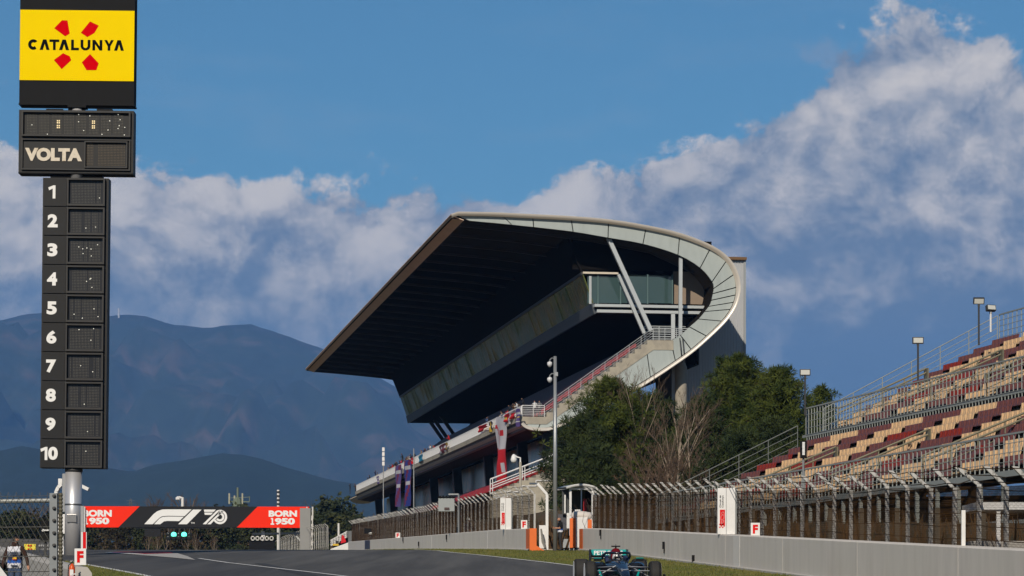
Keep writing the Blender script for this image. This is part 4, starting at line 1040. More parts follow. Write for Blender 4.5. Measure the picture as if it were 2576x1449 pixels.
# masts and poles far behind
def mast(name, u, v0, v1, Y, r, label, cat, mat, parts=None, base=None):
    p0 = P(u, v1, Y); g0 = GZ(Y) if base is None else base; t_ = thing(name, label, cat, (p0.x, Y, g0)); m2 = MB(); m2.tube([(p0.x, Y, g0), (p0.x, Y, P(u, v0, Y).z)], r, 7); m2.build('mast', mat, t_)
    return t_
am_ = mast('antenna_mast', 598, 1226, 1275, 640, .25, 'telecom mast with upright antenna panels behind the banner', 'mast', M('mast_green', (.14, .17, .12), .6, .2, 1))
for u0 in (577, 590, 610): m2 = MB(); m2.box(P(u0, 1254, 640), (.35, .3, 2.4 if u0 != 590 else 1.4)); m2.build('antenna_panel', M('antenna_panel', (.34, .33, .24), .6, .2, 1), am_)
m2 = MB(); m2.beam(P(574, 1261, 640), P(628, 1262, 640), .2, .2); m2.beam(P(580, 1252, 640), P(628, 1250, 640), .12, .12); m2.tube([P(628, 1248, 640), P(628, 1262, 640)], .1, 5); m2.build('crossbar', MATS['mast_green'], am_)
m2 = MB(); m2.lathe([(1.2, 0), (1.0, 1.6), (.4, 2.2)], P(597, 1275, 640), 8); m2.build('mast_platform', MATS['mast_green'], am_)
t_ = thing('lattice_tower', 'small lattice power pylon on the skyline left of the banner', 'tower', P(329, 1300, 1500))
m2 = MB(); b0 = P(329, 1300, 1500); tp = P(329, 1254, 1500)
for sx_ in (-1, 1): m2.tube([b0 + Vector((sx_ * 1.6, 0, 0)), tp + Vector((sx_ * .3, 0, 0))], .16, 4)
for k in range(7):
    f0 = k / 7; f1 = (k + 1) / 7; w0 = 1.6 - 1.3 * f0; w1 = 1.6 - 1.3 * f1; m2.tube([b0.lerp(tp, f0) + Vector((-w0, 0, 0)), b0.lerp(tp, f1) + Vector((w1, 0, 0))], .1, 4); m2.tube([b0.lerp(tp, f0) + Vector((w0, 0, 0)), b0.lerp(tp, f1) + Vector((-w1, 0, 0))], .1, 4)
for f0 in (.75, .9): q = b0.lerp(tp, f0); m2.beam(q - Vector((2.4, 0, 0)), q + Vector((2.4, 0, 0)), .15, .15)
m2.build('lattice', M('lattice_grey', (.12, .12, .12), .6, .2, 1), t_)
t_ = mast('service_pole', 700, 1232, 1300, 445, .20, 'banded white pole rising behind the banner', 'pole', whitep)
for k in range(4): m2 = MB(); m2.lathe([(.27, 0), (.27, .3)], P(700, 1240 + k * 10, 445), 8); m2.build('clamp', darksteel, t_)
mast('service_pole', 703.5, 1330, 1380, 426, .13, 'thin grey pole below the banner beside the far fence', 'pole', steel)
mast('service_pole', 852, 1316, 1350, 440, .16, 'short white pole left of the far red banner', 'pole', whitep)
t_ = mast('service_pole', 964.5, 1125, 1285, 312, .06, 'thin white banded pole in front of the balcony far end', 'pole', steel)
m2 = MB(); 
for k in range(4): m2.box(P(964.5, 1130 + k * 12, 312), (.27, .2, .42))
m2.build('banded_head', whitep, t_)
mast('service_pole', 1041, 1128, 1290, 285, .06, 'thin grey pole in front of the balcony beside the banners', 'pole', steel)
t_ = mast('hilltop_mast', 299, 775, 800, 13950, 5.0, 'tiny transmitter mast on the mountain top beside the scoreboard', 'mast', M('hill_mast', (.5, .5, .5), .6, 0, 1), base=P(299, 800, 13950).z)

# structures behind the pylon on the left
t_ = thing('curved_lamp', 'white curved lamp arm behind the scoreboard pole', 'lamp', (P(172, 1390, 142).x, 142, GZ(142)))
m2 = MB(); m2.tube([(P(176, 0, 142).x, 142, GZ(142)), P(176, 1222, 142)], .12, 8); m2.build('post', whitep, t_)
m2 = MB(); pts = [P(142, 1246, 142), P(143, 1236, 142), P(148, 1226, 142), P(157, 1217, 142), P(170, 1213, 142), P(186, 1214, 142), P(205, 1222, 142), P(224, 1231, 142)]
for a_, b_ in zip(pts, pts[1:]): m2.beam(a_, b_, .5, .16)
m2.build('curved_hood', whitep, t_)
m2 = MB(); m2.box(P(157, 1209, 142), (.22, .2, .2)); m2.box(P(150, 1211, 142), (.12, .1, .3)); m2.build('fitting', whitep, t_)
t_ = thing('equipment_cabinet', 'white equipment cabinet half hidden by the scoreboard pole', 'cabinet', (P(156, 0, 138).x, 138, GZ(138)))
m2 = MB(); m2.box(P(160, 1318, 138), (.5, .5, .95)); m2.build('upper_box', whitep, t_, bevel=.03)
m2 = MB(); m2.tube([P(157, 1345, 138), P(157, 1396, 138)], .07, 6); m2.build('stand', whitep, t_)
m2 = MB(); p = P(153, 1388, 133); m2.box(p, (.35, .3, .5)); m2.build('base_box', whitep, t_, bevel=.04)
t_ = thing('marker_board', 'narrow red and white upright marker board beside the pole', 'marker', G(213, 1396))
m2 = MB(); p = P(207.5, 1358, 124); q = P(216, 1338, 124)
for nm, u0, u1, mt in (('white_strip', 205, 209, whitep), ('red_strip', 209.3, 217, redp), ('edge_strip', 217.2, 218.6, whitep)):
    a_ = P(u0, 1338, 124); b_ = P(u1, 1381, 124); m2 = MB(); m2.box(((a_.x + b_.x) / 2, 124, (a_.z + b_.z) / 2), (b_.x - a_.x, .1, a_.z - b_.z)); m2.build(nm, mt, t_)
m2 = MB(); a_ = P(207, 1272, 124.3); m2.box(P(207.5, 1330, 124.3), (.14, .1, 2.0)); m2.build('post', steel, t_)
# dark advertising boards across the left
t_ = thing('advert_barrier', 'dark barrier with yellow and white adverts beyond the left fence', 'barrier', (P(60, 0, 165).x, 165, GZ(165)))
for k in range(5):
    u0 = -60 + k * 54; a_ = P(u0, 1354 + k * .8, 165); b_ = P(u0 + 53.4, 1390, 165); m2 = MB(); m2.box(((a_.x + b_.x) / 2, 165, (a_.z + GZ(165)) / 2), (b_.x - a_.x, .3, a_.z - GZ(165))); m2.build('panel', M('barrier_dark', (.06, .06, .062), .6, .3, .6), t_)
a_ = P(61, 1368, 164.8); b_ = P(90, 1387, 164.8); m2 = MB(); m2.box(((a_.x + b_.x) / 2, 164.82, (a_.z + b_.z) / 2), (b_.x - a_.x, .03, a_.z - b_.z)); m2.build('yellow_advert', M('advert_yellow', (.70, .58, .06), .6, .1, 1), t_)
m2 = MB()
for u0, v0 in ((72, 1372), (78, 1372), (72, 1381), (79, 1381)): m2.lathe([(.05, 0), (.06, .02)], P(u0, v0, 164.78), 6, (0, -1, 0))
m2.build('red_marks', shard, t_)
m2 = MB()
for k in range(10):
    u0 = 98 + (k % 5) * 5.4 + (0 if k < 5 else 3); v0 = 1371 if k < 5 else 1382
    m2.beam(P(u0, v0 + 3, 164.8), P(u0 + 3, v0 - 3, 164.8), .05, .05); m2.beam(P(u0 + 2.5, v0 + 3, 164.8), P(u0 + 3, v0 - 2, 164.8), .05, .05)
m2.build('white_scribble', M('scribble_white', (.4, .4, .4), .6, .2, 1), t_, kind='stuff')
t_ = thing('signal_box', 'black trackside signal box hanging beyond the left fence', 'signal', (P(112, 0, 100).x, 100, GZ(100)))
m2 = MB(); m2.box(P(114, 1336, 100), (.28, .25, .75)); m2.build('housing', black, t_, bevel=.02)
m2 = MB(); m2.box((P(114, 0, 100).x, 100.05, (P(0, 1360, 100).z + GZ(100)) / 2), (.08, .08, P(0, 1360, 100).z - GZ(100) + .4)); m2.build('post', darksteel, t_)
m2 = MB(); m2.beam(P(108, 1334, 99.8), P(124, 1333, 99.8), .05, .05); m2.lathe([(.04, -.04), (.06, 0), (.02, .05)], P(109, 1334, 99.8), 8); m2.build('fitting', whitep, t_)

# left-hand barrier, extinguisher, flag panel
def wl_x(y): return XL(y) - .62
t_ = thing('concrete_barrier', 'pale concrete barrier at lower left with a rounded top behind the marshal', 'barrier', (wl_x(100), 100, GZ(100)))
ytab = [78.5, 84, 92, 100, 110, 120, 131]
for a_, b_ in zip(ytab, ytab[1:]):
    m2 = MB(); rws = []
    for y in sorted(set([a_ + .01, b_ - .01] + [q for q in ys if a_ + .02 < q < b_ - .02])):
        x = XL(y); z = GZ(y); rws.append([Vector((x, y, z - .4)), Vector((x - .04, y, z + .30)), Vector((x - .16, y, z + .46)), Vector((x - .46, y, z + .48)), Vector((x - .58, y, z + .36)), Vector((x - .62, y, z - .5)), Vector((x, y, z - .4))])
    m2.grid(rws); m2.add(rws[0][:6], [(0, 1, 2, 3, 4, 5)]); m2.add(rws[-1][:6], [(0, 1, 2, 3, 4, 5)]); m2.build('wall_panel', palec, t_, fix=True)
def f_board(p, w_, h_, label, lean=0.0, mat=redp):
    t_ = thing('letter_board', label, 'sign board', p, 'F marker boards')
    m2 = MB(); m2.box(Vector(p) + Vector((0, 0, h_ / 2)), (w_, .04, h_)); b_ = m2.build('board', whitep, t_, bevel=.008)
    text('F', Vector(p) + Vector((0, -.026, h_ / 2)), w_ * .56, h_ * .70, mat, t_, .05, extrude=.004, name='letter')
    m2 = MB(); m2.box(Vector(p) + Vector((0, .06, h_ * .25)), (w_ * .5, .06, h_ * .5)); m2.build('back_stay', darksteel, t_); return t_
f_board(P(202.5, 1421, 79.2), .325, .46, 'white F marker board on the near end of the left barrier')
f_board(Vector((P(1900, 0, 96.2).x, 96.2, GZ(96.2) + 1.19)), .31, .43, 'white F marker board on the right barrier beside the tall white sign')
f_board(Vector((P(1318.5, 0, 152.2).x, 152.2, GZ(152.2) + 1.19)), .34, .46, 'white F marker board on the wall near the orange barrier end')
f_board(Vector((P(1001, 0, 270).x, 270, GZ(270) + 1.19)), .45, .50, 'farthest white F marker board, small, on the barrier below the banners')
t_ = thing('fire_extinguisher', 'orange fire extinguisher hung on the near end of the left barrier', 'extinguisher', P(181, 1478, 78))
b0 = P(181.5, 1478, 78); m2 = MB(); hh = (1478 - 1417) * 78 / F
m2.lathe([(.075, 0), (.085, .03), (.085, hh - .12), (.06, hh - .05), (.025, hh)], b0, 16); m2.build('cylinder', M('extinguisher_orange', (.62, .085, .015), .35, .1, 3), t_, True)
m2 = MB(); m2.tube([b0 + Z3 * hh, b0 + Z3 * (hh + .05), b0 + Vector((.03, 0, hh + .09))], .018, 6); m2.lathe([(.02, 0), (.025, .02)], b0 + Vector((-.02, -.02, hh + .06)), 8, (0, -1, 0)); m2.build('valve', steel, t_)
m2 = MB(); m2.box(b0 + Vector((.0, -.084, hh * .62)), (.10, .012, .17)); m2.build('paper_label', whitep, t_)
m2 = MB(); m2.tube([b0 + Vector((.02, -.03, hh + .05)), b0 + Vector((-.09, -.05, hh - .05)), b0 + Vector((-.11, -.03, .2)), b0 + Vector((-.1, -.03, .05))], .014, 6); m2.build('hose', black, t_)
m2 = MB(); m2.beam(b0 + Vector((.0, -.09, hh * .55)), b0 + Vector((.12, -.06, hh * .57)), .03, .03); m2.build('clamp', whitep, t_)

# near chain-link fence at lower left
fy = 45.0; t_ = thing('chain_link_fence', 'near chain-link fence with a wide grey post at lower left', 'fence', (P(60, 0, fy).x, fy, GZ(fy) - .3))
pz = P(0, 1240, fy).z; x0 = P(125, 0, fy).x; x1 = P(144, 0, fy).x; zb_ = GZ(fy) - .3
m2 = MB(); m2.box(((x0 + x1) / 2, fy, (pz + zb_) / 2), (x1 - x0, .02, pz - zb_)); m2.box((x0 + .006, fy + .05, (pz + zb_) / 2), (.012, .1, pz - zb_)); m2.box((x1 - .006, fy + .05, (pz + zb_) / 2), (.012, .1, pz - zb_)); m2.build('post', M('fence_post_grey', (.22, .235, .24), .55, .2, 2, metal=.2), t_)
for k in range(7): m2 = MB(); p = P(137, 1247 + k * 31, fy); m2.lathe([(.03, 0), (.03, .02), (.016, .025), (.016, .05)], p + Vector((0, -.012, 0)), 10, (0, -1, 0)); m2.build('bolt', darksteel, t_)
m2 = MB(); zz = zb_
while zz < pz: m2.lathe([(.028, 0), (.04, .03), (.028, .06)], (x1 + .045, fy + .06, zz), 7); zz += .06
m2.build('rolled_mesh', M('mesh_roll', (.10, .09, .06), .6, .4, 9), t_)
m2 = MB(); zr = P(0, 1260, fy).z; m2.tube([(P(-80, 0, fy).x, fy + .03, zr - .01), (x0, fy + .03, zr + .01)], .035, 8); m2.build('top_rail', M('rail_grey', (.28, .29, .28), .5, .2, 2, metal=.3), t_)
m2 = MB()
for v0 in (1247, 1325, 1361, 1399, 1437): m2.tube([(P(-80, 0, fy).x, fy, P(0, v0 + 2, fy).z), (x0, fy, P(0, v0, fy).z)], .008 if v0 > 1300 else .005, 4)
m2.build('tension_wire', M('tension_wire', (.16, .16, .15), .5, .2, 3, metal=.4), t_)
m2 = MB(); xs0 = P(-80, 0, fy).x; p_ = .0905; H = zr - zb_; n_ = int((x0 - xs0 + H) / p_)
for k in range(n_):
    for sg in (1, -1):
        xa = xs0 - H * .6 + k * p_ if sg > 0 else xs0 + k * p_; pa = Vector((xa, fy - .01, zb_)); pb = Vector((xa + sg * H * .6, fy - .01, zr + .06))
        if sg > 0 and pa.x < xs0: f_ = (xs0 - pa.x) / (pb.x - pa.x); pa = pa.lerp(pb, f_)
        if pb.x > x0:
            f_ = (x0 - pa.x) / (pb.x - pa.x)
            if f_ <= 0: continue
            pb = pa.lerp(pb, f_)
        if pa.x > x0:
            f_ = (pa.x - x0) / (pa.x - pb.x); pa = pa.lerp(pb, f_)
        if pb.x < xs0: f_ = (pa.x - xs0) / (pa.x - pb.x); pb = pa.lerp(pb, f_)
        m2.tube([pa, pb], .0035, 3, False)
xx = xs0
while xx < x0: m2.tube([(xx, fy - .01, zr + .06), (xx + .015, fy - .01, zr + .14), (xx + .03, fy - .01, zr + .10)], .004, 3, False); xx += .125
m2.build('chain_link', M('chain_wire', (.09, .085, .07), .6, .3, 3, metal=.3), t_, kind='stuff')

# ---------------------------------------------------------------- signs, poles and hut along the right-hand barriers
def club_sign(p, w_, h_, label):
    t_ = thing('tall_sign', label, 'sign', p, 'tall white circuit signs'); p = Vector(p)
    m2 = MB(); m2.box(p + Vector((-w_ * .27, 0, h_ / 2)), (w_ * .45, .22, h_)); m2.build('front_leaf', whitep, t_, bevel=.006)
    m2 = MB(); m2.box(p + Vector((w_ * .21, .01, h_ / 2)), (w_ * .47, .22, h_)); m2.build('front_leaf', whitep, t_, bevel=.006)
    m2 = MB(); m2.box(p + Vector((w_ * .49, .06, h_ / 2)), (w_ * .08, .3, h_ * .99)); m2.build('side_return', M('sign_side_grey', (.22, .23, .23), .6, .1, 1), t_)
    m2 = MB(); m2.box(p + Vector((-.02, .02, h_ + .012)), (w_ * .3, .12, .025)); m2.build('top_hinge', M('rust', (.22, .09, .03), .8, .3, 5), t_)
    lx = p.x - w_ * .27; fy_ = p.y - .118
    text('Circuit de', (lx - .06, fy_, p.z + h_ * .71), .43 * h_ / 1.64, .062, letb, t_, .006, (0, 0, 1), (-1, 0, 0), .004)
    text('Catalunya', (lx + .035, fy_, p.z + h_ * .71), .43 * h_ / 1.64, .075, letb, t_, .006, (0, 0, 1), (-1, 0, 0), .004)
    m2 = MB(); m2.box((lx + .02, fy_ + .004, p.z + h_ * .36), (w_ * .27, .008, h_ * .34)); lo = m2.build('red_logo', redp, t_)
    m2 = MB(); sq = [(-.05, -.22), (.02, -.19), (.05, -.12), (.0, -.08), (.05, -.03), (.055, .16), (.03, .2), (-.02, .19), (-.03, .13), (.01, .1), (-.055, .04), (-.055, -.06), (-.02, -.12), (-.05, -.22)]
    pts = [Vector((lx + .02 + a_, fy_ - .004, p.z + h_ * .36 + b_)) for a_, b_ in sq]
    for a_, b_ in zip(pts, pts[1:]): m2.beam(a_, b_, .006, .022, (0, -1, 0))
    m2.build('track_outline', gwht, lo)
    for i in range(4):
        for j in range(3):
            if (i + j) % 2 == 0: m2 = MB(); m2.box((lx - .07 + i * .05, fy_ + .004, p.z + h_ * .15 + j * .05), (.049, .008, .049)); m2.build('checker', redp, lo)
    return t_
club_sign(Vector((P(1828, 0, 101.8).x, 101.8, GZ(101.8) + 1.19)), .67, 1.65, 'tall white circuit sign with red logo on the right barrier')
club_sign(Vector((P(1273, 0, 161.5).x, 161.5, GZ(161.5) + 1.19)), .66, 1.78, 'tall white circuit sign on the barrier below the red seats')
# pole with dome cameras
t_ = thing('camera_pole', 'tall grey pole with two dome cameras beside the gate', 'camera pole', G(1396.5, 1384)); b0 = Vector((P(1396.5, 0, 146.4).x, 146.4, GZ(146.4)))
tp = P(1396.5, 896, 146.4); m2 = MB(); m2.tube([b0, Vector((b0.x, b0.y, tp.z))], [.12, .085], 14); m2.build('pole', M('pole_grey', (.33, .34, .34), .4, .15, 1.5, metal=.5), t_, True)
for v0 in (902, 941):
    a_ = P(1396, v0, 146.4); m2 = MB(); m2.tube([a_, a_ + Vector((-.16, -.04, .03)), a_ + Vector((-.26, -.06, -.06)), a_ + Vector((-.27, -.06, -.16))], .03, 7); ar = m2.build('camera_arm', MATS['pole_grey'], t_)
    m2 = MB(); m2.lathe([(.03, .06), (.13, 0), (.13, -.12), (.05, -.24)], a_ + Vector((-.27, -.06, -.2)), 12); m2.build('dome_camera', M('camera_white', (.6, .6, .6), .3, .1, 3), ar, True)
m2 = MB(); m2.box(P(1400, 941, 146.4), (.14, .2, .2)); m2.build('clamp', MATS['pole_grey'], t_)
# lamp post below the stand
t_ = thing('camera_post', 'pale post with a white dome camera in front of the lower stairs', 'camera post', (P(1309, 0, 172).x, 172, GZ(172)))
tp = P(1309, 1162, 172); m2 = MB(); m2.tube([(tp.x, 172, GZ(172)), tp], [.10, .08], 10); m2.build('post', M('post_buff', (.34, .31, .25), .7, .2, 1), t_, True)
m2 = MB(); m2.tube([tp, tp + Vector((0, 0, .25)), tp + Vector((-.2, 0, .3)), tp + Vector((-.36, 0, .42))], .05, 7); m2.build('arm', whitep, t_)
m2 = MB(); m2.lathe([(.05, .18), (.14, .05), (.2, -.15), (.16, -.3), (.05, -.34)], tp + Vector((-.40, 0, .30)), 12); m2.build('dome_camera', whitep, t_, True)
# grey signal cabinet on a post
t_ = thing('signal_cabinet', 'grey signal cabinet on a post behind the barrier below the banners', 'cabinet', (P(1151, 0, 200).x, 200, GZ(200)))
tp = P(1154, 1243, 200); m2 = MB(); m2.tube([(tp.x, 200, GZ(200)), tp], .07, 8); m2.beam(tp, P(1128, 1243, 200), .1, .1); m2.build('post', steel, t_)
a_ = P(1103, 1253, 199.8); b_ = P(1143.5, 1286, 199.8); m2 = MB(); m2.box(((a_.x + b_.x) / 2, 199.9, (a_.z + b_.z) / 2), (b_.x - a_.x, .4, a_.z - b_.z)); bo = m2.build('cabinet_body', M('cabinet_grey', (.30, .32, .32), .5, .15, 2), t_, bevel=.03)
m2 = MB(); m2.box(((a_.x + b_.x) / 2, 199.95, a_.z + .06), (b_.x - a_.x + .06, .5, .12)); m2.build('cabinet_hood', black, bo)
m2 = MB(); m2.box(P(1124, 1279, 199.65), (.35, .04, .16)); m2.build('display', M('display_dark', (.09, .06, .055), .3, .2, 3), bo)
for k in range(5): m2 = MB(); m2.box(P(1107 + k * 8, 1249, 199.7), (.13, .2, .14)); m2.build('lamp', black, bo)
t_ = thing('signal_cabinet', 'small black signal box on the far barrier below the long banners', 'cabinet', (P(930, 0, 330).x, 330, GZ(330)))
a_ = P(917, 1329, 330); b_ = P(947, 1342, 330); m2 = MB(); m2.box(((a_.x + b_.x) / 2, 330, (a_.z + b_.z) / 2), (b_.x - a_.x, .5, a_.z - b_.z)); m2.build('housing', black, t_)
m2 = MB(); m2.box((a_.x + .9, 330.1, (b_.z + GZ(330)) / 2), (.2, .2, b_.z - GZ(330))); m2.build('post', steel, t_)
m2 = MB(); m2.lathe([(.2, 0), (.35, .15), (.1, .25)], P(934, 1344, 329.5), 8); m2.build('lamp', whitep, t_)
# speed display in front of the right stand
t_ = thing('speed_display', 'narrow black display with a white bar on a pole before the right stand', 'display', (P(2020, 0, 97).x, 97, GZ(97))); a_ = P(2013, 1109, 97); b_ = P(2029, 1152, 97)
m2 = MB(); m2.box(((a_.x + b_.x) / 2, 97, (a_.z + b_.z) / 2), (b_.x - a_.x, .18, a_.z - b_.z)); bo = m2.build('housing', black, t_, bevel=.015)
m2 = MB(); m2.tube([(P(2021, 0, 97).x, 97.03, GZ(97)), (P(2021, 0, 97).x, 97.03, b_.z)], .04, 8); m2.build('pole', steel, t_)
for k in range(10): m2 = MB(); m2.box(P(2021.3, 1113 + k * 3.3, 96.9), (.085, .02, .036)); m2.build('segment', gwht, bo)

# marshal hut
HY = 152.6; hut = thing('marshal_hut', 'white marshal hut with curved roof behind an orange tyre stack', 'hut', (P(1462, 0, HY).x, HY, GZ(HY)))
hx = lambda x: 1370.9 + x * .13888      # columns read in the hut close-up
hv = lambda y: 1195 + y * .13888
def hbox(x0, y0, x1, y1, d0, d1, mat, name, par=hut, bevel=0.0):
    a_ = P(hx(x0), hv(y0), HY); b_ = P(hx(x1), hv(y1), HY); m2 = MB(); m2.box(((a_.x + b_.x) / 2, HY + (d0 + d1) / 2, (a_.z + b_.z) / 2), (b_.x - a_.x, d1 - d0, a_.z - b_.z)); return m2.build(name, mat, par, bevel=bevel)
hw = M('hut_white', (.68, .67, .65), .5, .1, 2); hd_ = M('hut_dark_side', (.055, .06, .06), .4, .2, 2)
for x0, x1 in ((440, 482), (650, 668), (845, 892)): hbox(x0, 235, x1, 1360 if x0 != 650 else 670, -.02, .12, hw, 'front_post')
hbox(440, 226, 830, 262, -.04, .1, hw, 'lintel')
pts = []
for k in range(13):
    f = k / 12; x = 385 + (940 - 385) * f; y = 232 - 78 * math.sin(math.pi * (f * .86 + .07)) ** .9; pts.append(P(hx(x), hv(y), HY - .3))
m2 = MB(); m2.grid([[p for p in pts], [p + Vector((-.5 if i < 6 else -.2, 2.6, .05)) for i, p in enumerate(pts)], [p + Vector((-.5 if i < 6 else -.2, 2.6, -.05)) for i, p in enumerate(pts)], [p - Vector((0, 0, .12)) for p in pts], pts]); m2.build('curved_roof', hw, hut, True, fix=True)
hbox(315, 240, 440, 690, .9, 1.0, hd_, 'side_wall'); hbox(355, 345, 380, 680, .7, .8, hw, 'side_frame'); hbox(240, 690, 410, 980, 1.2, 1.3, M('hut_grey_panel', (.075, .075, .085), .6, .2, 2), 'side_panel')
hbox(485, 240, 845, 700, 2.2, 2.3, M('hut_back', (.10, .085, .05), .9, .4, 1.5), 'back_wall'); hbox(742, 262, 845, 520, 1.6, 1.7, black, 'dark_cupboard')
hbox(855, 330, 938, 920, .3, .45, hw, 'side_wall'); hbox(893, 580, 940, 920, .1, .2, M('hut_grey_green', (.26, .28, .25), .6, .2, 2), 'side_panel')
hbox(330, 1150, 440, 1310, .5, 1.2, M('plinth_grey', (.33, .35, .36), .8, .2, 1), 'plinth')
hbox(540, 610, 650, 665, .8, .9, hw, 'counter_box'); hbox(395, 680, 482, 960, .25, .4, hw, 'front_panel'); hbox(482, 700, 845, 1360, .45, .6, hw, 'front_wall')
hbox(702, 415, 760, 665, .9, 1.3, M('red_equipment', (.35, .01, .01), .4, .2, 3), 'red_equipment')
# orange and white padded tyre stack in front of the hut
pad = thing('padded_buffer', 'rounded white buffer with orange flanks in front of the marshal hut', 'buffer', (P(1460, 0, 151.2).x, 151.2, GZ(151.2)))
def padb(x0, y0, x1, y1, d0, d1, mat, name, bevel=.05):
    a_ = P(hx(x0), hv(y0), 151.2); b_ = P(hx(x1), hv(y1), 151.2); m2 = MB(); m2.box(((a_.x + b_.x) / 2, 151.2 + (d0 + d1) / 2, (a_.z + b_.z) / 2), (b_.x - a_.x, d1 - d0, a_.z - b_.z)); return m2.build(name, mat, pad, bevel=bevel)
m2 = MB(); a_ = P(hx(485), hv(725), 151.2); b_ = P(hx(850), hv(740), 151.2); m2.tube([a_ + Vector((.04, 0, -.12)), a_ + Vector((.15, 0, -.01)), (a_ + b_) / 2 + Vector((0, 0, .02)), b_ + Vector((-.15, 0, -.01)), b_ + Vector((-.04, 0, -.12))], [.17, .22, .23, .22, .17], 12); m2.build('padded_top', M('padding_cream', (.60, .55, .50), .6, .2, 2, .1), pad, True)
padb(447, 782, 556, 1318, -.3, .2, orange, 'orange_flank', .03); padb(772, 805, 848, 1318, -.2, .2, orange, 'orange_flank', .03)
padb(540, 765, 772, 1318, -.25, .25, hw, 'white_core', .06)
# ---------------------------------------------------------------- trees
def leafmat(name, a_, b_, sc=.35): 
    return M(name, a_, .8, .6, sc, 0, col2=b_, thr=(.40, .60), spec=.2)
pinem = leafmat('pine_needles', (.019, .037, .006), (.070, .086, .012), .55)
pinem2 = leafmat('dark_pine_needles', (.017, .030, .009), (.040, .054, .014), .5)
barkm = M('pine_bark', (.09, .06, .04), .9, .4, 2, .3); palebark = M('pale_birch_bark', (.30, .24, .18), .8, .4, 3, .1); twigm = M('brown_twigs', (.105, .068, .045), .9, .4, 2)
oakm = leafmat('oak_foliage', (.020, .030, .010), (.045, .048, .014), .3); drym = leafmat('dry_foliage', (.060, .042, .020), (.035, .036, .014), .3)
def tuft(mb, c, r, rng, n_=16, up=.35, width=.1):
    """needles: a star of thin tapering blades about a point"""
    for _ in range(n_):
        d = Vector((rng.gauss(0, 1), rng.gauss(0, 1), rng.gauss(0, 1) + up)).normalized(); l = r * rng.uniform(.6, 1.15)
        s_ = d.cross(Vector((rng.gauss(0, 1), rng.gauss(0, 1), rng.gauss(0, 1)))).normalized() * (r * width)
        b0 = c + d * (l * .08); mid = c + d * (l * .55)
        mb.add([b0, mid + s_, c + d * l, mid - s_], [(0, 1, 2, 3)])
def leaf_cluster(mb, c, r, rng, n_=22, size=.22):
    for _ in range(n_):
        p = c + Vector((rng.gauss(0, .5), rng.gauss(0, .5), rng.gauss(0, .4))) * r; a_ = Vector((rng.gauss(0, 1), rng.gauss(0, 1), rng.gauss(0, 1))).normalized(); b_ = a_.orthogonal().normalized() * size * rng.uniform(.5, 1); a_ *= size * rng.uniform(.6, 1.2)
        mb.add([p - a_, p + b_, p + a_, p - b_], [(0, 1, 2, 3)])
def pine_mesh(h, rad, seed, ntuft, trunk_frac=.12, tr=.62, shape=1.0):
    """tapered trunk, whorled limbs and tufts carried by the limbs; returns wood and needle meshes"""
    rng = random.Random(seed); wood = MB(); nd = MB(); lean = Vector((rng.uniform(-.04, .04), rng.uniform(-.04, .04), 1))
    wood.tube([lean * (h * f) + Vector((rng.uniform(-.1, .1), rng.uniform(-.1, .1), 0)) * (0 if f == 0 else 1) for f in (0, .2, .4, .6, .8, .96)], [h * .022, h * .018, h * .014, h * .010, h * .006, .02], 7)
    nl = int(ntuft / 6); ga = rng.uniform(0, 6)
    for k in range(nl):
        f = trunk_frac + (1 - trunk_frac) * ((k + rng.random()) / nl) ** .9; ga += 2.4 + rng.uniform(-.5, .5)
        g_ = (1 - f) / (1 - trunk_frac); prof_ = (g_ ** shape) * (1.08 - .35 * max(0, g_ - .75) / .25) + .06
        L = rad * prof_ * rng.uniform(.55, 1.12); rise = rng.uniform(.05, .5) * L
        a_ = lean * (h * f); d = Vector((math.cos(ga), math.sin(ga), 0)); tip_ = a_ + d * L + Z3 * rise; mid = a_ + d * (L * .5) + Z3 * (rise * .2)
        wood.tube([a_, mid, tip_], [.07 * (1.2 - f), .045 * (1.2 - f), .012], 4, False)
        m_ = max(3, int(9 * (.5 + L / rad)))
        for j in range(m_):
            g_ = rng.uniform(.35, 1.0); q = (a_.lerp(mid, g_ * 2) if g_ < .5 else mid.lerp(tip_, g_ * 2 - 1)) + Vector((rng.gauss(0, 1), rng.gauss(0, 1), rng.gauss(.2, .7))) * (.22 * tr + L * .06)
            tuft(nd, q, tr * rng.uniform(.55, 1.0), rng, 30, .35, .05)
    for j in range(8): tuft(nd, lean * (h * rng.uniform(.93, 1.0)) + Vector((rng.gauss(0, .2), rng.gauss(0, .2), 0)), tr * .9, rng, 14, .9)
    return wood, nd
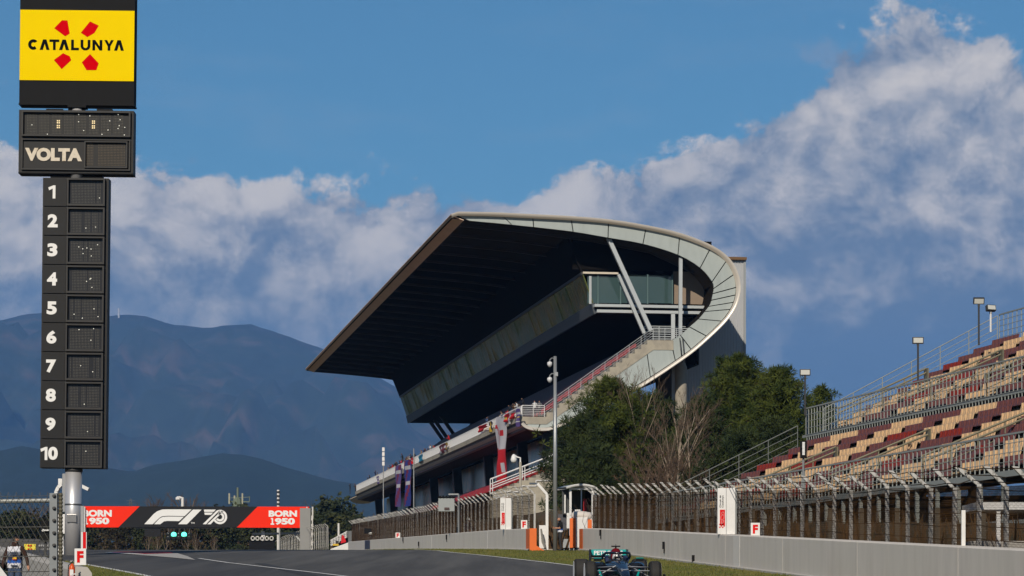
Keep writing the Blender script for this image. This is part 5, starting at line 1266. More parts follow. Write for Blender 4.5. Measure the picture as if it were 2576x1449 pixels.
def bare_mesh(h, seed, spread=.5, depth=5, r0=.10, n0=9, fit=True):
    rng = random.Random(seed); wood = MB(); tw = MB()
    def grow(p, d, L, r, lev):
        bend = Vector((rng.gauss(0, .16), rng.gauss(0, .16), rng.gauss(.03, .08))); q = p + d * (L * .5) + bend * (L * .2); e_ = q + (d + bend * .8).normalized() * (L * .5)
        (wood if lev <= 1 else tw).tube([p, q, e_], [r, r * .8, r * .55], 6 if lev == 0 else (4 if lev < 3 else 3), False)
        if lev >= depth: return
        nb_ = n0 if lev == 0 else rng.choice((3, 4, 4, 5))
        for k in range(nb_):
            f = rng.uniform(.25 if lev == 0 else .3, 1.0); b0 = p.lerp(q, f * 2) if f < .5 else q.lerp(e_, f * 2 - 1)
            ang_ = rng.uniform(0, 6.28); side = Vector((math.cos(ang_), math.sin(ang_), 0)); dd = (d * rng.uniform(.7, 1.0) + side * spread * rng.uniform(.6, 1.3) + Z3 * rng.uniform(0, .25)).normalized()
            grow(b0, dd, L * rng.uniform(.40, .66) * (1.15 - .4 * f), max(.008, r * rng.uniform(.38, .55)), lev + 1)
    grow(Vector((0, 0, 0)), Vector((rng.uniform(-.05, .05), 0, 1)).normalized(), h * .72, r0, 0)
    zm = max(v_[2] for v_ in wood.v + tw.v); k_ = h / zm
    wood.v = [(a_, b_, c_ * k_) for a_, b_, c_ in wood.v]; tw.v = [(a_, b_, c_ * k_) for a_, b_, c_ in tw.v]
    return wood, tw
def to_mesh(mb, name, mat, smooth=False):
    me = mb.mesh(name); me.materials.append(mat)
    if smooth: me.polygons.foreach_set('use_smooth', [True] * len(me.polygons))
    return me
def tree(name, label, loc, meshes, group, rz=0, sc=(1, 1, 1)):
    t_ = thing(name, label, 'tree', loc, group, local=True, rot=(0, 0, rz)); t_.scale = sc
    for nm, me in meshes: inst(nm, me, t_)
    return t_
def pine(label, u, vtop, Y, rad, seed, nt_, mat, zb_=None, tr=.62, shape=.58):
    g_ = GZ(Y) + (1.0 if zb_ is None else zb_); x = (u - CX) * Y / F; h = CZ + (YH - vtop) * Y / F - g_
    w_, nd = pine_mesh(h, rad, seed, nt_, tr=tr, shape=shape)
    return tree('pine_tree', label, (x, Y, g_), [('trunk', to_mesh(w_, 'trunk', barkm, True)), ('crown', to_mesh(nd, 'crown', mat))], 'pine trees between the stands')
pine('tallest bushy pine left of the right stand, before the stair tower', 1868, 905, 196, 4.9, 3, 1500, pinem)
pine('bushy pine right of the tallest one, half behind the right stand', 1955, 935, 190, 3.9, 5, 1000, pinem)
pine('low pine between the tall pine and the bare birches', 1775, 1010, 192, 3.6, 8, 700, pinem2)
pine('broad pine in front of the grandstand stairs, beside the camera pole', 1545, 965, 205, 5.6, 13, 1300, pinem)
pine('leaning low pine just right of the camera pole', 1462, 1050, 200, 3.6, 17, 460, pinem2)
pine('dark pine behind the bare birches, under the curved stand end', 1650, 1000, 210, 4.8, 21, 700, pinem2)
pine('small pine peeping over the middle railing of the right stand', 2068, 976, 205, 2.7, 25, 380, pinem)
pine('low dark pine behind the marshal hut', 1500, 1130, 186, 3.2, 29, 340, pinem2)
pine('dark pine behind the stair railing of the right stand', 1960, 1060, 176, 3.4, 31, 380, pinem2)
pine('low spreading pine behind the right debris fence', 1860, 1090, 172, 3.6, 33, 380, pinem2)
def birch(label, u, vtop, Y, seed, spread=.42, mat=palebark, depth=4, r0=.12, n0=10):
    g_ = GZ(Y) + .8; x = (u - CX) * Y / F; h = CZ + (YH - vtop) * Y / F - g_; w_, tw = bare_mesh(h, seed, spread, depth, r0, n0)
    return tree('birch_tree', label, (x, Y, g_), [('trunk', to_mesh(w_, 'trunk', mat, True)), ('crown', to_mesh(tw, 'crown', twigm if mat is not palebark else M('pale_twigs', (.12, .085, .06), .9, .4, 3)))], 'bare birches before the curved stand end')
birch('tallest bare pale birch below the round concrete column', 1700, 955, 182, 4, .40, palebark, 4, .10, 9)
birch('slender bare birch left of the tallest birch', 1672, 1020, 178, 7, .36, palebark, 4, .07, 7)
birch('slender bare birch right of the round column', 1742, 1010, 180, 9, .36, palebark, 4, .06, 7)
birch('bare twiggy birch reaching over the grandstand stairs', 1622, 905, 204, 12, .38, palebark, 4, .08, 12)
birch('brown bare sapling low behind the hut fence', 1600, 1095, 170, 15, .6, twigm, 4, .06, 10)
birch('brown bare sapling low beside the right stand stairs', 1725, 1090, 168, 19, .6, twigm, 4, .06, 12)
birch('brown bare sapling between the birches and the debris fence', 1665, 1110, 166, 23, .65, twigm, 4, .06, 12)
# low brown scrub behind the right fence: one tangle
rng = random.Random(5); sb = MB()
for _ in range(560):
    y = rng.uniform(150, 180); x0 = WR(min(y, 147)) + rng.uniform(.5, 12) - (y - 150) * .05; b0 = Vector((x0, y, GZ(y) + .3)); hgt = rng.uniform(1.0, 2.6)
    for _k in range(4):
        d = Vector((rng.gauss(0, .35), rng.gauss(0, .35), 1)); sb.tube([b0, b0 + d * hgt * .5, b0 + d * hgt + Vector((rng.gauss(0, .3), 0, 0))], [.018, .012, .005], 3, False)
o = sb.build('scrub', twigm, None); tag(o, 'tangle of bare brown scrub behind the right debris fence', 'scrub', kind='stuff')
# dry stalks on the banks behind the fences
sb = MB()
for _ in range(2600):
    if rng.random() < .45: y = rng.uniform(64, 146); x0 = WR(y) + rng.uniform(1.9, 4.2)
    else: y = rng.uniform(151, 385); x0 = WL(y) + rng.uniform(1.4, 3.6)
    b0 = Vector((x0, y, GZ(y) + .1)); hgt = rng.uniform(.5, 2.1); d = Vector((rng.gauss(0, .2), rng.gauss(0, .2), 1)); s_ = Vector((.05 + hgt * .012, 0, 0))
    sb.add([b0 - s_, b0 + s_, b0 + d * hgt], [(0, 1, 2)])
o = sb.build('dry_stalks', M('dry_stalk', (.085, .045, .017), .9, .6, .4, col2=(.045, .028, .012)), None); tag(o, 'dry brown stalks on the bank behind the debris fences', 'dry grass', kind='stuff')
# verge grass tufts
gb = MB()
for _ in range(16000):
    y = rng.uniform(66, 150) if rng.random() < .8 else rng.uniform(150, 240); xl_ = right_line(y) + .15; xr = (WR(y) if y < 147 else WL(y)) - .12
    x0 = rng.uniform(xl_, xr); hgt = rng.uniform(.03, .11); b0 = Vector((x0, y, GZ(y) + .02)); s_ = Vector((.014, 0, 0)); d = Vector((rng.gauss(0, .5), rng.gauss(0, .5), 1)); gb.add([b0 - s_, b0 + s_, b0 + d * hgt], [(0, 1, 2)])
for _ in range(2500):
    y = rng.uniform(76, 112); x0 = rng.uniform(XL(y) + .1, left_line(y) - .15); hgt = rng.uniform(.03, .12); b0 = Vector((x0, y, GZ(y) + .02)); s_ = Vector((.014, 0, 0)); d = Vector((rng.gauss(0, .5), rng.gauss(0, .5), 1)); gb.add([b0 - s_, b0 + s_, b0 + d * hgt], [(0, 1, 2)])
o = gb.build('grass_blades', M('grass_blade', (.085, .10, .018), .8, .5, .6, col2=(.13, .115, .03)), None); tag(o, 'short green grass on the verge beside the track', 'grass', kind='stuff')
# the wood behind the gantry
def oak_mesh(h, rad, seed, nl=110):
    rng = random.Random(seed); wood = MB(); lf_ = MB(); wood.tube([(0, 0, 0), (.1, 0, h * .4), (0, .1, h * .7)], [h * .03, h * .02, .04], 6)
    for k in range(nl):
        a_ = rng.uniform(0, 6.28); f = rng.uniform(.12, 1); r_2 = rad * math.sqrt(rng.random()) * math.sin(math.pi * min(1, .15 + .85 * (1 - f) + .06)) ** .6; c = Vector((math.cos(a_) * r_2, math.sin(a_) * r_2, h * f))
        leaf_cluster(lf_, c, h * .085, rng, 20, h * .032)
        if k % 6 == 0: wood.tube([(0, 0, h * f * .6), c], [.06, .02], 3, False)
    return wood, lf_
oaks = []
for sd_ in (1, 2, 3):
    w_, l_ = oak_mesh(10, 3.4, sd_); oaks.append([('trunk', to_mesh(w_, 'trunk', barkm, True)), ('crown', to_mesh(l_, 'crown', oakm))])
drys = []
for sd_ in (5, 6):
    w_, l_ = oak_mesh(10, 3.0, sd_, 60); drys.append([('trunk', to_mesh(w_, 'trunk', barkm, True)), ('crown', to_mesh(l_, 'crown', drym))])
bares = []
graybark = M('grey_bark', (.20, .16, .12), .9, .4, 2)
for sd_ in (31, 32, 33):
    w_, l_ = bare_mesh(12, sd_, .36, 4, .16, 12); bares.append([('trunk', to_mesh(w_, 'trunk', graybark, True)), ('crown', to_mesh(l_, 'crown', twigm))])
rng = random.Random(9)
lst = []
for k in range(46):
    u = -40 + k * 20.6 + rng.uniform(-8, 8); Y = rng.choice((500, 525, 550)); vt = rng.uniform(1296, 1330) if u > 210 else rng.uniform(1285, 1310)
    if u > 780: vt = rng.uniform(1285, 1310)
    lst.append((u, Y, vt, 'oak' if rng.random() < .6 else 'dry'))
for u, vt in ((20, 1262), (60, 1272), (100, 1262), (385, 1262), (410, 1232), (432, 1266), (474, 1236), (496, 1258), (640, 1290), (360, 1290), (520, 1275), (800, 1268), (820, 1255), (842, 1278), (880, 1280), (905, 1290), (925, 1285)): lst.append((u, 575, vt, 'bare'))
for u, vt in ((845, 1255), (826, 1275), (862, 1290), (590, 1276), (566, 1278)): lst.append((u, 560, vt, 'oak'))
for u, vt in ((372, 1325), (395, 1318), (415, 1320), (470, 1322), (496, 1322), (540, 1330)): lst.append((u, 480, vt, 'bare'))
lst.sort(); cnts = {'oak': 0, 'dry': 0, 'bare': 0}
words = {'oak': ('evergreen_tree', 'dark evergreen tree'), 'dry': ('dry_leaved_tree', 'dry brown-leaved tree'), 'bare': ('bare_tree', 'bare grey-brown tree')}
for u, Y, vt, kd in lst:
    pool = {'oak': oaks, 'dry': drys, 'bare': bares}[kd]; h0 = 12 if kd == 'bare' else 10; g_ = GZ(Y) - .3; h = (CZ + (YH - vt) * Y / F - g_); c = cnts[kd]; cnts[kd] += 1
    lab = '%s in the wood behind the gantry, %s of its kind from the left' % (words[kd][1], ORDS[c] if c < len(ORDS) else 'number %d' % (c + 1))
    s_ = h / h0; tree(words[kd][0], lab, ((u - CX) * Y / F, Y, g_), pool[c % len(pool)], 'trees of the wood behind the gantry', rng.uniform(0, 6.28), (s_ * rng.uniform(.8, 1.25), s_ * rng.uniform(.8, 1.25), s_))

# the wood goes on to the left of the view, where the slanted windows mirror it: one mass
rng = random.Random(77); wm_ = MB()
for k in range(34):
    y = 640 + rng.uniform(0, 210); x0 = -.186 * y - rng.uniform(4, 90); g_ = GZ(y); h = rng.uniform(9, 21); rad = h * rng.uniform(.26, .4); wm_.cur = k % 3
    wm_.tube([(x0, y, g_), (x0, y, g_ + h * .6)], [.4, .15], 5)
    for j in range(70):
        a_ = rng.uniform(0, 6.28); f = rng.uniform(.15, 1); r_2 = rad * math.sqrt(rng.random()) * (1.15 - f) ** .5
        leaf_cluster(wm_, Vector((x0 + math.cos(a_) * r_2, y + math.sin(a_) * r_2, g_ + h * f)), h * .09, rng, 14, h * .045)
o = wm_.build('distant_wood', [pinem, drym, leafmat('olive_foliage', (.055, .065, .012), (.11, .10, .02), .3)], None); tag(o, 'mixed green and brown wood stretching away left of the track', 'wood', kind='stuff')
# ---------------------------------------------------------------- people
skinm = M('skin', (.42, .21, .13), .55, .1, 6); hairm = M('dark_hair', (.022, .014, .009), .6, .3, 20); shoem = M('dark_shoe', (.015, .015, .016), .6, .2, 8)
def cloth(name, c): return M('cloth_' + name, c, .85, .25, 6, .15, spec=.2)
J0 = dict(pelvis=(0, 0, .98), waist=(0, 0, 1.12), chest=(0, .0, 1.32), neck=(0, .01, 1.48), headb=(0, -.005, 1.56), head=(0, -.015, 1.65), top=(0, -.005, 1.72), nose=(0, -.12, 1.63),
          shL=(.18, .01, 1.43), elL=(.25, .03, 1.16), wrL=(.27, -.04, .92), shR=(-.18, .01, 1.43), elR=(-.25, .03, 1.16), wrR=(-.27, -.04, .92),
          hipL=(.09, 0, .93), knL=(.10, -.02, .50), anL=(.11, .02, .09), toL=(.12, -.15, .04), hipR=(-.09, 0, .93), knR=(-.10, -.02, .50), anR=(-.11, .02, .09), toR=(-.12, -.15, .04))
RAD = dict(pelvis=(.165, .12), waist=(.155, .11), chest=(.175, .125), neck=(.062, .062), headb=(.075, .08), head=(.085, .10), top=(.06, .07), nose=(.014, .014), sh=(.068, .068), el=(.048, .048), wr=(.033, .033), hip=(.095, .10), kn=(.062, .066), an=(.045, .05), to=(.035, .04))
EDG = [('pelvis', 'waist', 't'), ('waist', 'chest', 't'), ('chest', 'neck', 't'), ('neck', 'headb', 's'), ('headb', 'head', 's'), ('head', 'top', 's'), ('head', 'nose', 's'), ('chest', 'shL', 't'), ('shL', 'elL', 'u'), ('elL', 'wrL', 'f'), ('chest', 'shR', 't'), ('shR', 'elR', 'u'), ('elR', 'wrR', 'f'),
       ('pelvis', 'hipL', 'l'), ('hipL', 'knL', 'l'), ('knL', 'anL', 'l'), ('anL', 'toL', 'o'), ('pelvis', 'hipR', 'l'), ('hipR', 'knR', 'l'), ('knR', 'anR', 'l'), ('anR', 'toR', 'o')]
def person_mesh(pose=None, bald=False, short=False, fingers=True, bulk=1.0, sub_=1):
    """one continuous skinned body; material slots: 0 skin, 1 hair, 2 top, 3 trousers, 4 shoes"""
    J = {k: Vector(v) for k, v in J0.items()}
    for k, v in (pose or {}).items(): J[k] = Vector(v)
    names = list(J); vs = [J[k] for k in names]; rad = []
    for k in names:
        r = RAD.get(k) or RAD[k[:2] if k[:2] in RAD else k[:3]]; rad.append((r[0] * (bulk if k not in ('nose', 'head', 'headb', 'top') else 1), r[1] * (bulk if k not in ('nose', 'head', 'headb', 'top') else 1)))
    ed = [(names.index(a_), names.index(b_)) for a_, b_, _ in EDG]; seg = [(J[a_], J[b_], c) for a_, b_, c in EDG]
    if fingers:
        for s_ in 'LR':
            d = (J['wr' + s_] - J['el' + s_]).normalized(); pal = J['wr' + s_] + d * .085; vs.append(pal); rad.append((.036, .018)); pi_ = len(vs) - 1; ed.append((names.index('wr' + s_), pi_)); seg.append((J['wr' + s_], pal, 's'))
            side = d.cross(Vector((1, 0, 0))).normalized() if abs(d.x) < .9 else Vector((0, 1, 0))
            for q, ln in ((-1.5, .062), (-.5, .078), (.5, .082), (1.5, .070)):
                k1 = pal + d * ln * .5 + side * (q * .018); k2 = pal + d * ln + side * (q * .019) + Vector((-.012 if s_ == 'L' else .012, -.01, 0)); vs += [k1, k2]; rad += [(.0095, .0095), (.008, .008)]; n_ = len(vs); ed += [(pi_, n_ - 2), (n_ - 2, n_ - 1)]; seg.append((pal, k2, 's'))
            th = J['wr' + s_] + d * .03 - side * .035; th2 = th + d * .05 - side * .012; vs += [th, th2]; rad += [(.012, .012), (.010, .010)]; n_ = len(vs); ed += [(names.index('wr' + s_), n_ - 2), (n_ - 2, n_ - 1)]; seg.append((th, th2, 's'))
    me = bpy.data.meshes.new('b'); me.from_pydata(vs, ed, []); o = bpy.data.objects.new('b', me); C.objects.link(o)
    o.modifiers.new('Skin', 'SKIN'); sk = me.skin_vertices[0].data
    for i, r in enumerate(rad): sk[i].radius = r; sk[i].use_root = (i == 0)
    ss_ = o.modifiers.new('Sub', 'SUBSURF'); ss_.levels = sub_; ss_.render_levels = sub_
    res = bpy.data.meshes.new_from_object(o.evaluated_get(bpy.context.evaluated_depsgraph_get())); bpy.data.objects.remove(o)
    def dist(p, a_, b_):
        ab = b_ - a_; t = max(0, min(1, (p - a_).dot(ab) / max(1e-9, ab.dot(ab)))); return (p - a_ - ab * t).length
    mi = []; fwd = (J['nose'] - J['head']).normalized(); upv = (J['top'] - J['headb']).normalized()
    for f in res.polygons:
        c = f.center; lab = min(seg, key=lambda q: dist(c, q[0], q[1]) - (.06 if q[2] in 'tl' else 0))[2]
        if lab == 's':
            hc = c - J['head']
            mi.append(1 if (not bald and hc.length < .2 and (hc.dot(upv) > .02 or (hc.dot(fwd) < .045 and hc.dot(upv) > -.11))) else 0)
        else: mi.append({'t': 2, 'u': 2, 'f': 0 if short else 2, 'l': 3, 'o': 4}[lab])
    res.materials.clear()
    for m_ in (skinm, hairm, cloth('grey', (.1, .1, .1)), cloth('dark', (.03, .03, .035)), shoem): res.materials.append(m_)
    res.polygons.foreach_set('material_index', mi); res.polygons.foreach_set('use_smooth', [True] * len(res.polygons)); res.update()
    return res, J
def person(label, loc, rz, me, mats=None, group=None, name='person', sc=1.0):
    t_ = thing(name, label, 'person', loc, group, local=True, rot=(0, 0, rz)); t_.scale = (sc, sc, sc); o = inst('body', me, t_)
    for i, m_ in (mats or {}).items(): o.material_slots[i].link = 'OBJECT'; o.material_slots[i].material = m_
    return t_
def bib(body_me, J, parent, bands, zlo_, zhi, grow=.014, xmax=.17):
    """a tabard over the torso: the body's own torso faces, pushed outwards; bands are (z from, material)"""
    bm = bmesh.new(); bm.from_mesh(body_me); bmesh.ops.subdivide_edges(bm, edges=[e for e in bm.edges if all(zlo_ - .1 < v.co.z < zhi + .1 for v in e.verts)], cuts=1, use_grid_fill=True)
    for f in list(bm.faces):
        c = f.calc_center_median()
        if not (zlo_ < c.z < zhi and abs(c.x) < xmax and f.material_index in (2, 3) ): bm.faces.remove(f)
    for v in list(bm.verts):
        if not v.link_faces: bm.verts.remove(v)
    bm.normal_update()
    for v in bm.verts: v.co += v.normal * grow
    for f in bm.faces:
        c = f.calc_center_median(); k = 0
        for i, (z, m_) in enumerate(bands):
            if c.z >= z: k = i
        f.material_index = k; f.smooth = True
    me = bpy.data.meshes.new('tabard'); bm.to_mesh(me); bm.free(); mi_ = [f.material_index for f in me.polygons]; me.materials.clear()
    for z, m_ in bands: me.materials.append(m_)
    me.polygons.foreach_set('material_index', mi_); me.update()
    return inst('tabard', me, parent)
wht = cloth('white', (.62, .62, .66)); navy = cloth('navy', (.02, .028, .06)); blu = cloth('blue', (.02, .09, .36)); brown = cloth('brown', (.045, .022, .016)); blackc = cloth('black', (.008, .008, .009)); greyc = cloth('charcoal', (.03, .03, .033)); redc = cloth('red', (.55, .02, .02))
# marshal at lower left, looking to the right
mm, JJ = person_mesh(dict(elL=(.30, .02, 1.18), wrL=(.36, -.05, .98), elR=(-.29, .03, 1.16), wrR=(-.33, -.03, .93), nose=(.115, -.03, 1.64), head=(.005, -.01, 1.65), top=(0, .0, 1.73)), bulk=1.12, sub_=2)
mp = P(38, 1342, 70); msc = (mp.z - (GZ(70) - .3)) / 1.80
ms = person('marshal in brown jacket and blue-white tabard behind the chain-link fence', (mp.x, 70, GZ(70) - .3), R(-8), mm, {2: brown, 3: cloth('jeans', (.05, .08, .15))}, sc=msc)
bib(mm, JJ, ms, [(0, wht), (1.05, blu), (1.13, navy), (1.25, cloth('grey_print', (.16, .17, .20))), (1.34, wht)], .93, 1.47, .02, .165)
m2 = MB(); m2.box((.045, -.165, 1.175), (.105, .02, .085)); m2.build('flag_patch', redc, ms); m2 = MB(); m2.box((.045, -.172, 1.175), (.105, .02, .045)); m2.build('flag_stripe', cloth('yellow', (.7, .42, .03)), ms)
m2 = MB(); m2.box((.02, -.168, 1.315), (.2, .02, .022)); m2.box((.02, -.170, 1.275), (.16, .02, .018)); m2.build('print_line', navy, ms)
m2 = MB(); m2.box((.03, -.17, .985), (.17, .02, .03)); m2.build('print_line', navy, ms)
# man at the gate looking at his phone (faces left)
mg, JG = person_mesh(dict(elL=(.21, -.04, 1.16), wrL=(.10, -.26, 1.17), elR=(-.21, -.04, 1.16), wrR=(-.07, -.27, 1.20), head=(0, -.05, 1.63), headb=(0, -.02, 1.55), top=(0, -.06, 1.71), nose=(0, -.145, 1.57), knL=(.10, -.03, .5), anL=(.12, .02, .08), anR=(-.13, .12, .08), toR=(-.15, -.04, .04), knR=(-.1, .05, .5)), bald=True, short=True, bulk=1.05, sub_=2)
gp_ = Vector((P(1409, 0, 144.9).x, 144.9, GZ(144.9) + .035))
gm = person('bald man in black shirt and tabard looking at his phone by the gate', gp_, R(-72), mg, {2: blackc, 3: greyc}, sc=1.0)
bib(mg, JG, gm, [(0, wht), (1.06, blu), (1.13, blackc)], .97, 1.30, .016, .19)
m2 = MB(); m2.box((.01, -.36, 1.21), (.07, .13, .012)); m2.build('phone', black, gm)
# figure with a white hard hat behind the barrier
ph, JH = person_mesh(dict(elL=(.26, -.1, 1.2), wrL=(.12, -.3, 1.12), elR=(-.26, -.1, 1.2), wrR=(-.12, -.3, 1.12)))
b0 = P(1178, 1302, 200); hh_ = b0.z - GZ(200)
t_ = person('marshal in navy with a white hard hat behind the barrier', (b0.x, 200, GZ(200)), R(25), ph, {2: navy, 3: navy}, sc=hh_ / 1.80)
m2 = MB(); m2.lathe([(.125, 0), (.13, .015), (.105, .03), (.10, .08), (.06, .125), (.01, .135)], (0, -.01, 1.67), 14); m2.build('hard_hat', whitep, t_, True)
b0 = P(1449, 1262, 153.9)
t_ = person('figure in blue bending inside the marshal hut', (b0.x, 153.9, GZ(153.9) + .45), R(10), ph, {2: cloth('royal_blue', (.015, .05, .22)), 3: navy}, sc=1.0)
# spectators leaning on the balcony and scattered behind it
pA, _ = person_mesh(dict(elL=(.27, -.12, 1.22), wrL=(.16, -.34, 1.22), elR=(-.27, -.12, 1.22), wrR=(-.16, -.34, 1.22), chest=(0, -.06, 1.32), neck=(0, -.09, 1.47), head=(0, -.13, 1.64), headb=(0, -.11, 1.55), top=(0, -.13, 1.71), nose=(0, -.24, 1.61), shL=(.18, -.06, 1.43), shR=(-.18, -.06, 1.43)), fingers=False)
pB, _ = person_mesh(dict(elL=(.30, -.05, 1.25), wrL=(.12, -.22, 1.48), elR=(-.30, -.05, 1.25), wrR=(-.1, -.22, 1.48)), fingers=False)
cols = {'dark': (.02, .02, .025), 'red': (.5, .02, .02), 'navy': (.02, .03, .08), 'white': (.55, .55, .55), 'brown': (.09, .05, .03), 'plaid blue': (.06, .10, .22), 'tan': (.3, .2, .12), 'grey': (.15, .15, .16)}
crowd = [(105, 'dark', .4), (150, 'brown', 0), (270, 'dark', .25), (315, 'navy', .5), (425, 'tan', .1), (460, 'red', .2), (485, 'dark', .3), (520, 'navy', .2), (540, 'dark', 1.0), (570, 'brown', .3), (590, 'tan', .2), (612, 'dark', .35), (632, 'navy', .2), (700, 'tan', .2), (735, 'brown', .1), (770, 'white', .3), (805, 'red', 0), (925, 'red', .45), (1240, 'plaid blue', .25), (1365, 'tan', .1),
         (1430, 'dark', .35), (1457, 'brown', .35), (1490, 'white', .3), (1540, 'dark', .4)]
ckr = {}
for i, (x, cn, up) in enumerate(crowd):
    u = 849 + .3039 * x; d, _z = fp(u, 1100, BW + .55); k = ckr.get(cn, 0); ckr[cn] = k + 1; tot = sum(1 for q in crowd if q[1] == cn)
    lab = 'spectator in %s leaning over the balcony rail, %s' % (cn, 'the only one so dressed' if tot == 1 else '%s in %s from the far end' % (ORDS[k], cn))
    person(lab, gs(BW + .55, d, fz + up), ang - R(90), pA if i % 3 else pB, {2: cloth('crowd_' + cn.replace(' ', '_'), cols[cn]), 3: greyc}, 'spectators on the balcony')
crowd2 = [(255, 'dark'), (330, 'grey'), (440, 'navy'), (475, 'tan'), (500, 'dark'), (530, 'red'), (556, 'grey'), (580, 'dark'), (600, 'white'), (624, 'brown'), (648, 'dark'), (720, 'navy'), (755, 'dark'), (790, 'grey'), (1255, 'dark'), (1410, 'red'), (1442, 'navy'), (1470, 'tan'), (1515, 'brown')]
ckr = {}
for i, (x, cn) in enumerate(crowd2):
    u = 849 + .3039 * x; d, _z = fp(u, 1100, BW + 1.5); k = ckr.get(cn, 0); ckr[cn] = k + 1; tot = sum(1 for q in crowd2 if q[1] == cn)
    lab = 'spectator in %s standing back behind the balcony rail, %s' % (cn, 'the only one so dressed there' if tot == 1 else '%s in %s from the far end' % (ORDS[k], cn))
    person(lab, gs(BW + 1.5, d, fz + .45 + .12 * (i % 3)), ang - R(90 + 10 * (i % 4)), pB if i % 2 else pA, {2: cloth('crowd_' + cn.replace(' ', '_'), cols[cn]), 3: greyc}, 'spectators on the balcony')
for i, (u, v, cn) in enumerate(((1345, 1042, 'white'), (1357, 1038, 'grey'))):
    w_, z = cs(u, 1049, 1.0); person('spectator in %s behind the end railing of the balcony' % cn, gs(w_, 1.0, fz), R(-20), pB, {2: cloth('crowd_' + cn, cols[cn]), 3: greyc}, 'spectators on the balcony')

# ---------------------------------------------------------------- flags and banners on the balcony
def banner(label, u0, u1, vt0, vt1, vb0, vb1, mats, pat, w_=None, nu=10, nv=16, wave=.10, name='banner', cat='banner'):
    """cloth hung outside the balcony; corners surveyed left to right, pattern picks the material for each cell"""
    w_ = BW - .42 if w_ is None else w_
    tl, tr_, bl_, br_ = fp(u0, vt0, w_), fp(u1, vt1, w_), fp(u0, vb0, w_), fp(u1, vb1, w_); rows_f = []; rng_ = random.Random(label)
    ph_ = rng_.uniform(0, 6)
    for j in range(nv + 1):
        row = []
        for i in range(nu + 1):
            f, g_ = i / nu, j / nv; d = (tl[0] * (1 - f) + tr_[0] * f) * (1 - g_) + (bl_[0] * (1 - f) + br_[0] * f) * g_; z = (tl[1] * (1 - f) + tr_[1] * f) * (1 - g_) + (bl_[1] * (1 - f) + br_[1] * f) * g_
            row.append(gs(w_ - wave * math.sin(f * 7 + ph_ + g_ * 2) * (.3 + g_) - wave * .6 * math.sin(g_ * 9 + f * 3), d, z))
        rows_f.append(row)
    mb_ = MB()
    for j in range(nv):
        for i in range(nu):
            mb_.cur = pat((i + .5) / nu, (j + .5) / nv); q = [rows_f[j][i], rows_f[j][i + 1], rows_f[j + 1][i + 1], rows_f[j + 1][i]]; mb_.add(q, [(0, 1, 2, 3)]); mb_.add([p + S3 * .03 for p in q], [(3, 2, 1, 0)])
    base = gs(w_, (bl_[0] + br_[0]) / 2, min(bl_[1], br_[1]))
    me = mb_.mesh(name, base); me.polygons.foreach_set('use_smooth', [True] * len(me.polygons))
    for m_ in mats: me.materials.append(m_)
    o = bpy.data.objects.new(name, me); C.objects.link(o); o.location = base; return tag(o, label, cat, 'flags and banners hung from the balcony')
cx = lambda x: 849 + .3039 * x
cy = lambda y: 975 + .3039 * y
fr_ = M('flag_red', (.60, .015, .02), .8, .15, 2); fw_ = M('flag_white', (.60, .58, .60), .8, .15, 2); fb_ = M('flag_blue', (.03, .05, .28), .8, .3, 2); fpu = M('flag_purple', (.12, .08, .26), .8, .3, 2); fy_ = M('flag_yellow', (.65, .42, .05), .8, .2, 2); fd_ = M('flag_dark', (.05, .045, .05), .8, .3, 2); fsk = M('flag_sky_blue', (.03, .26, .42), .8, .2, 2)
def pat_long(f, g_):
    if g_ < .5:
        if g_ > .13 and .7 < ((f - .10) / .24) ** 2 + ((g_ - .33) / .19) ** 2 < 1.25: return 1
        return 1 if (.45 < f < .72 and .22 < g_ < .29) else 0
    if .62 < f < .82 and .70 < g_ < .84: return 0
    return 1
banner('very long white and red banner hanging far below the balcony', cx(1310), cx(1388), cy(245), cy(235), cy(792), cy(775), [fw_, fr_], pat_long, nu=16, nv=34, wave=.16)
def pat_stripe(f, g_):
    if (.12 < g_ < .2 or .45 < g_ < .55) and .15 < f < .85: return 2
    return 1 if int(f * 4 + g_ * 6) % 3 == 0 else 0
banner('purple and red striped supporters banner, farther of the long pair', cx(478), cx(524), cy(648), cy(635), cy(985), cy(985), [fpu, M('flag_claret', (.22, .02, .06), .8, .2, 2), fw_], pat_stripe, nu=8, nv=24)
banner('blue and red striped supporters banner, nearer of the long pair', cx(552), cx(606), cy(605), cy(592), cy(985), cy(975), [fb_, MATS['flag_claret'], fw_], pat_stripe, nu=8, nv=24)
banner('small red flag knotted on the balcony rail', cx(1172), cx(1235), cy(318), cy(300), cy(372), cy(325), [fr_], lambda f, g_: 0)
banner('narrow yellow and dark scarf on the balcony rail', cx(1256), cx(1275), cy(285), cy(278), cy(372), cy(360), [fy_, fd_], lambda f, g_: 0 if .35 < f < .7 else 1, nu=4)
banner('red and yellow flag bundle beside the end railing', cx(1385), cx(1430), cy(225), cy(205), cy(285), cy(300), [fr_, fy_, fw_], lambda f, g_: 1 if (f < .3 and .3 < g_ < .6) else (2 if f > .8 else 0))
banner('red and white flag next to the end railing', cx(1432), cx(1470), cy(202), cy(185), cy(262), cy(250), [fr_, fw_], lambda f, g_: 1 if g_ < .25 or f < .15 else 0)
banner('white cloth draped over the rail above the long banner', cx(1352), cx(1386), cy(222), cy(208), cy(260), cy(248), [fw_], lambda f, g_: 0)
banner('purple banner hanging at the balcony corner', cx(1477), cx(1505), cy(180), cy(172), cy(326), cy(318), [fpu, fw_, fy_], lambda f, g_: 1 if .2 < g_ < .3 or .7 < g_ < .78 else (2 if .42 < g_ < .48 else 0), nu=6)
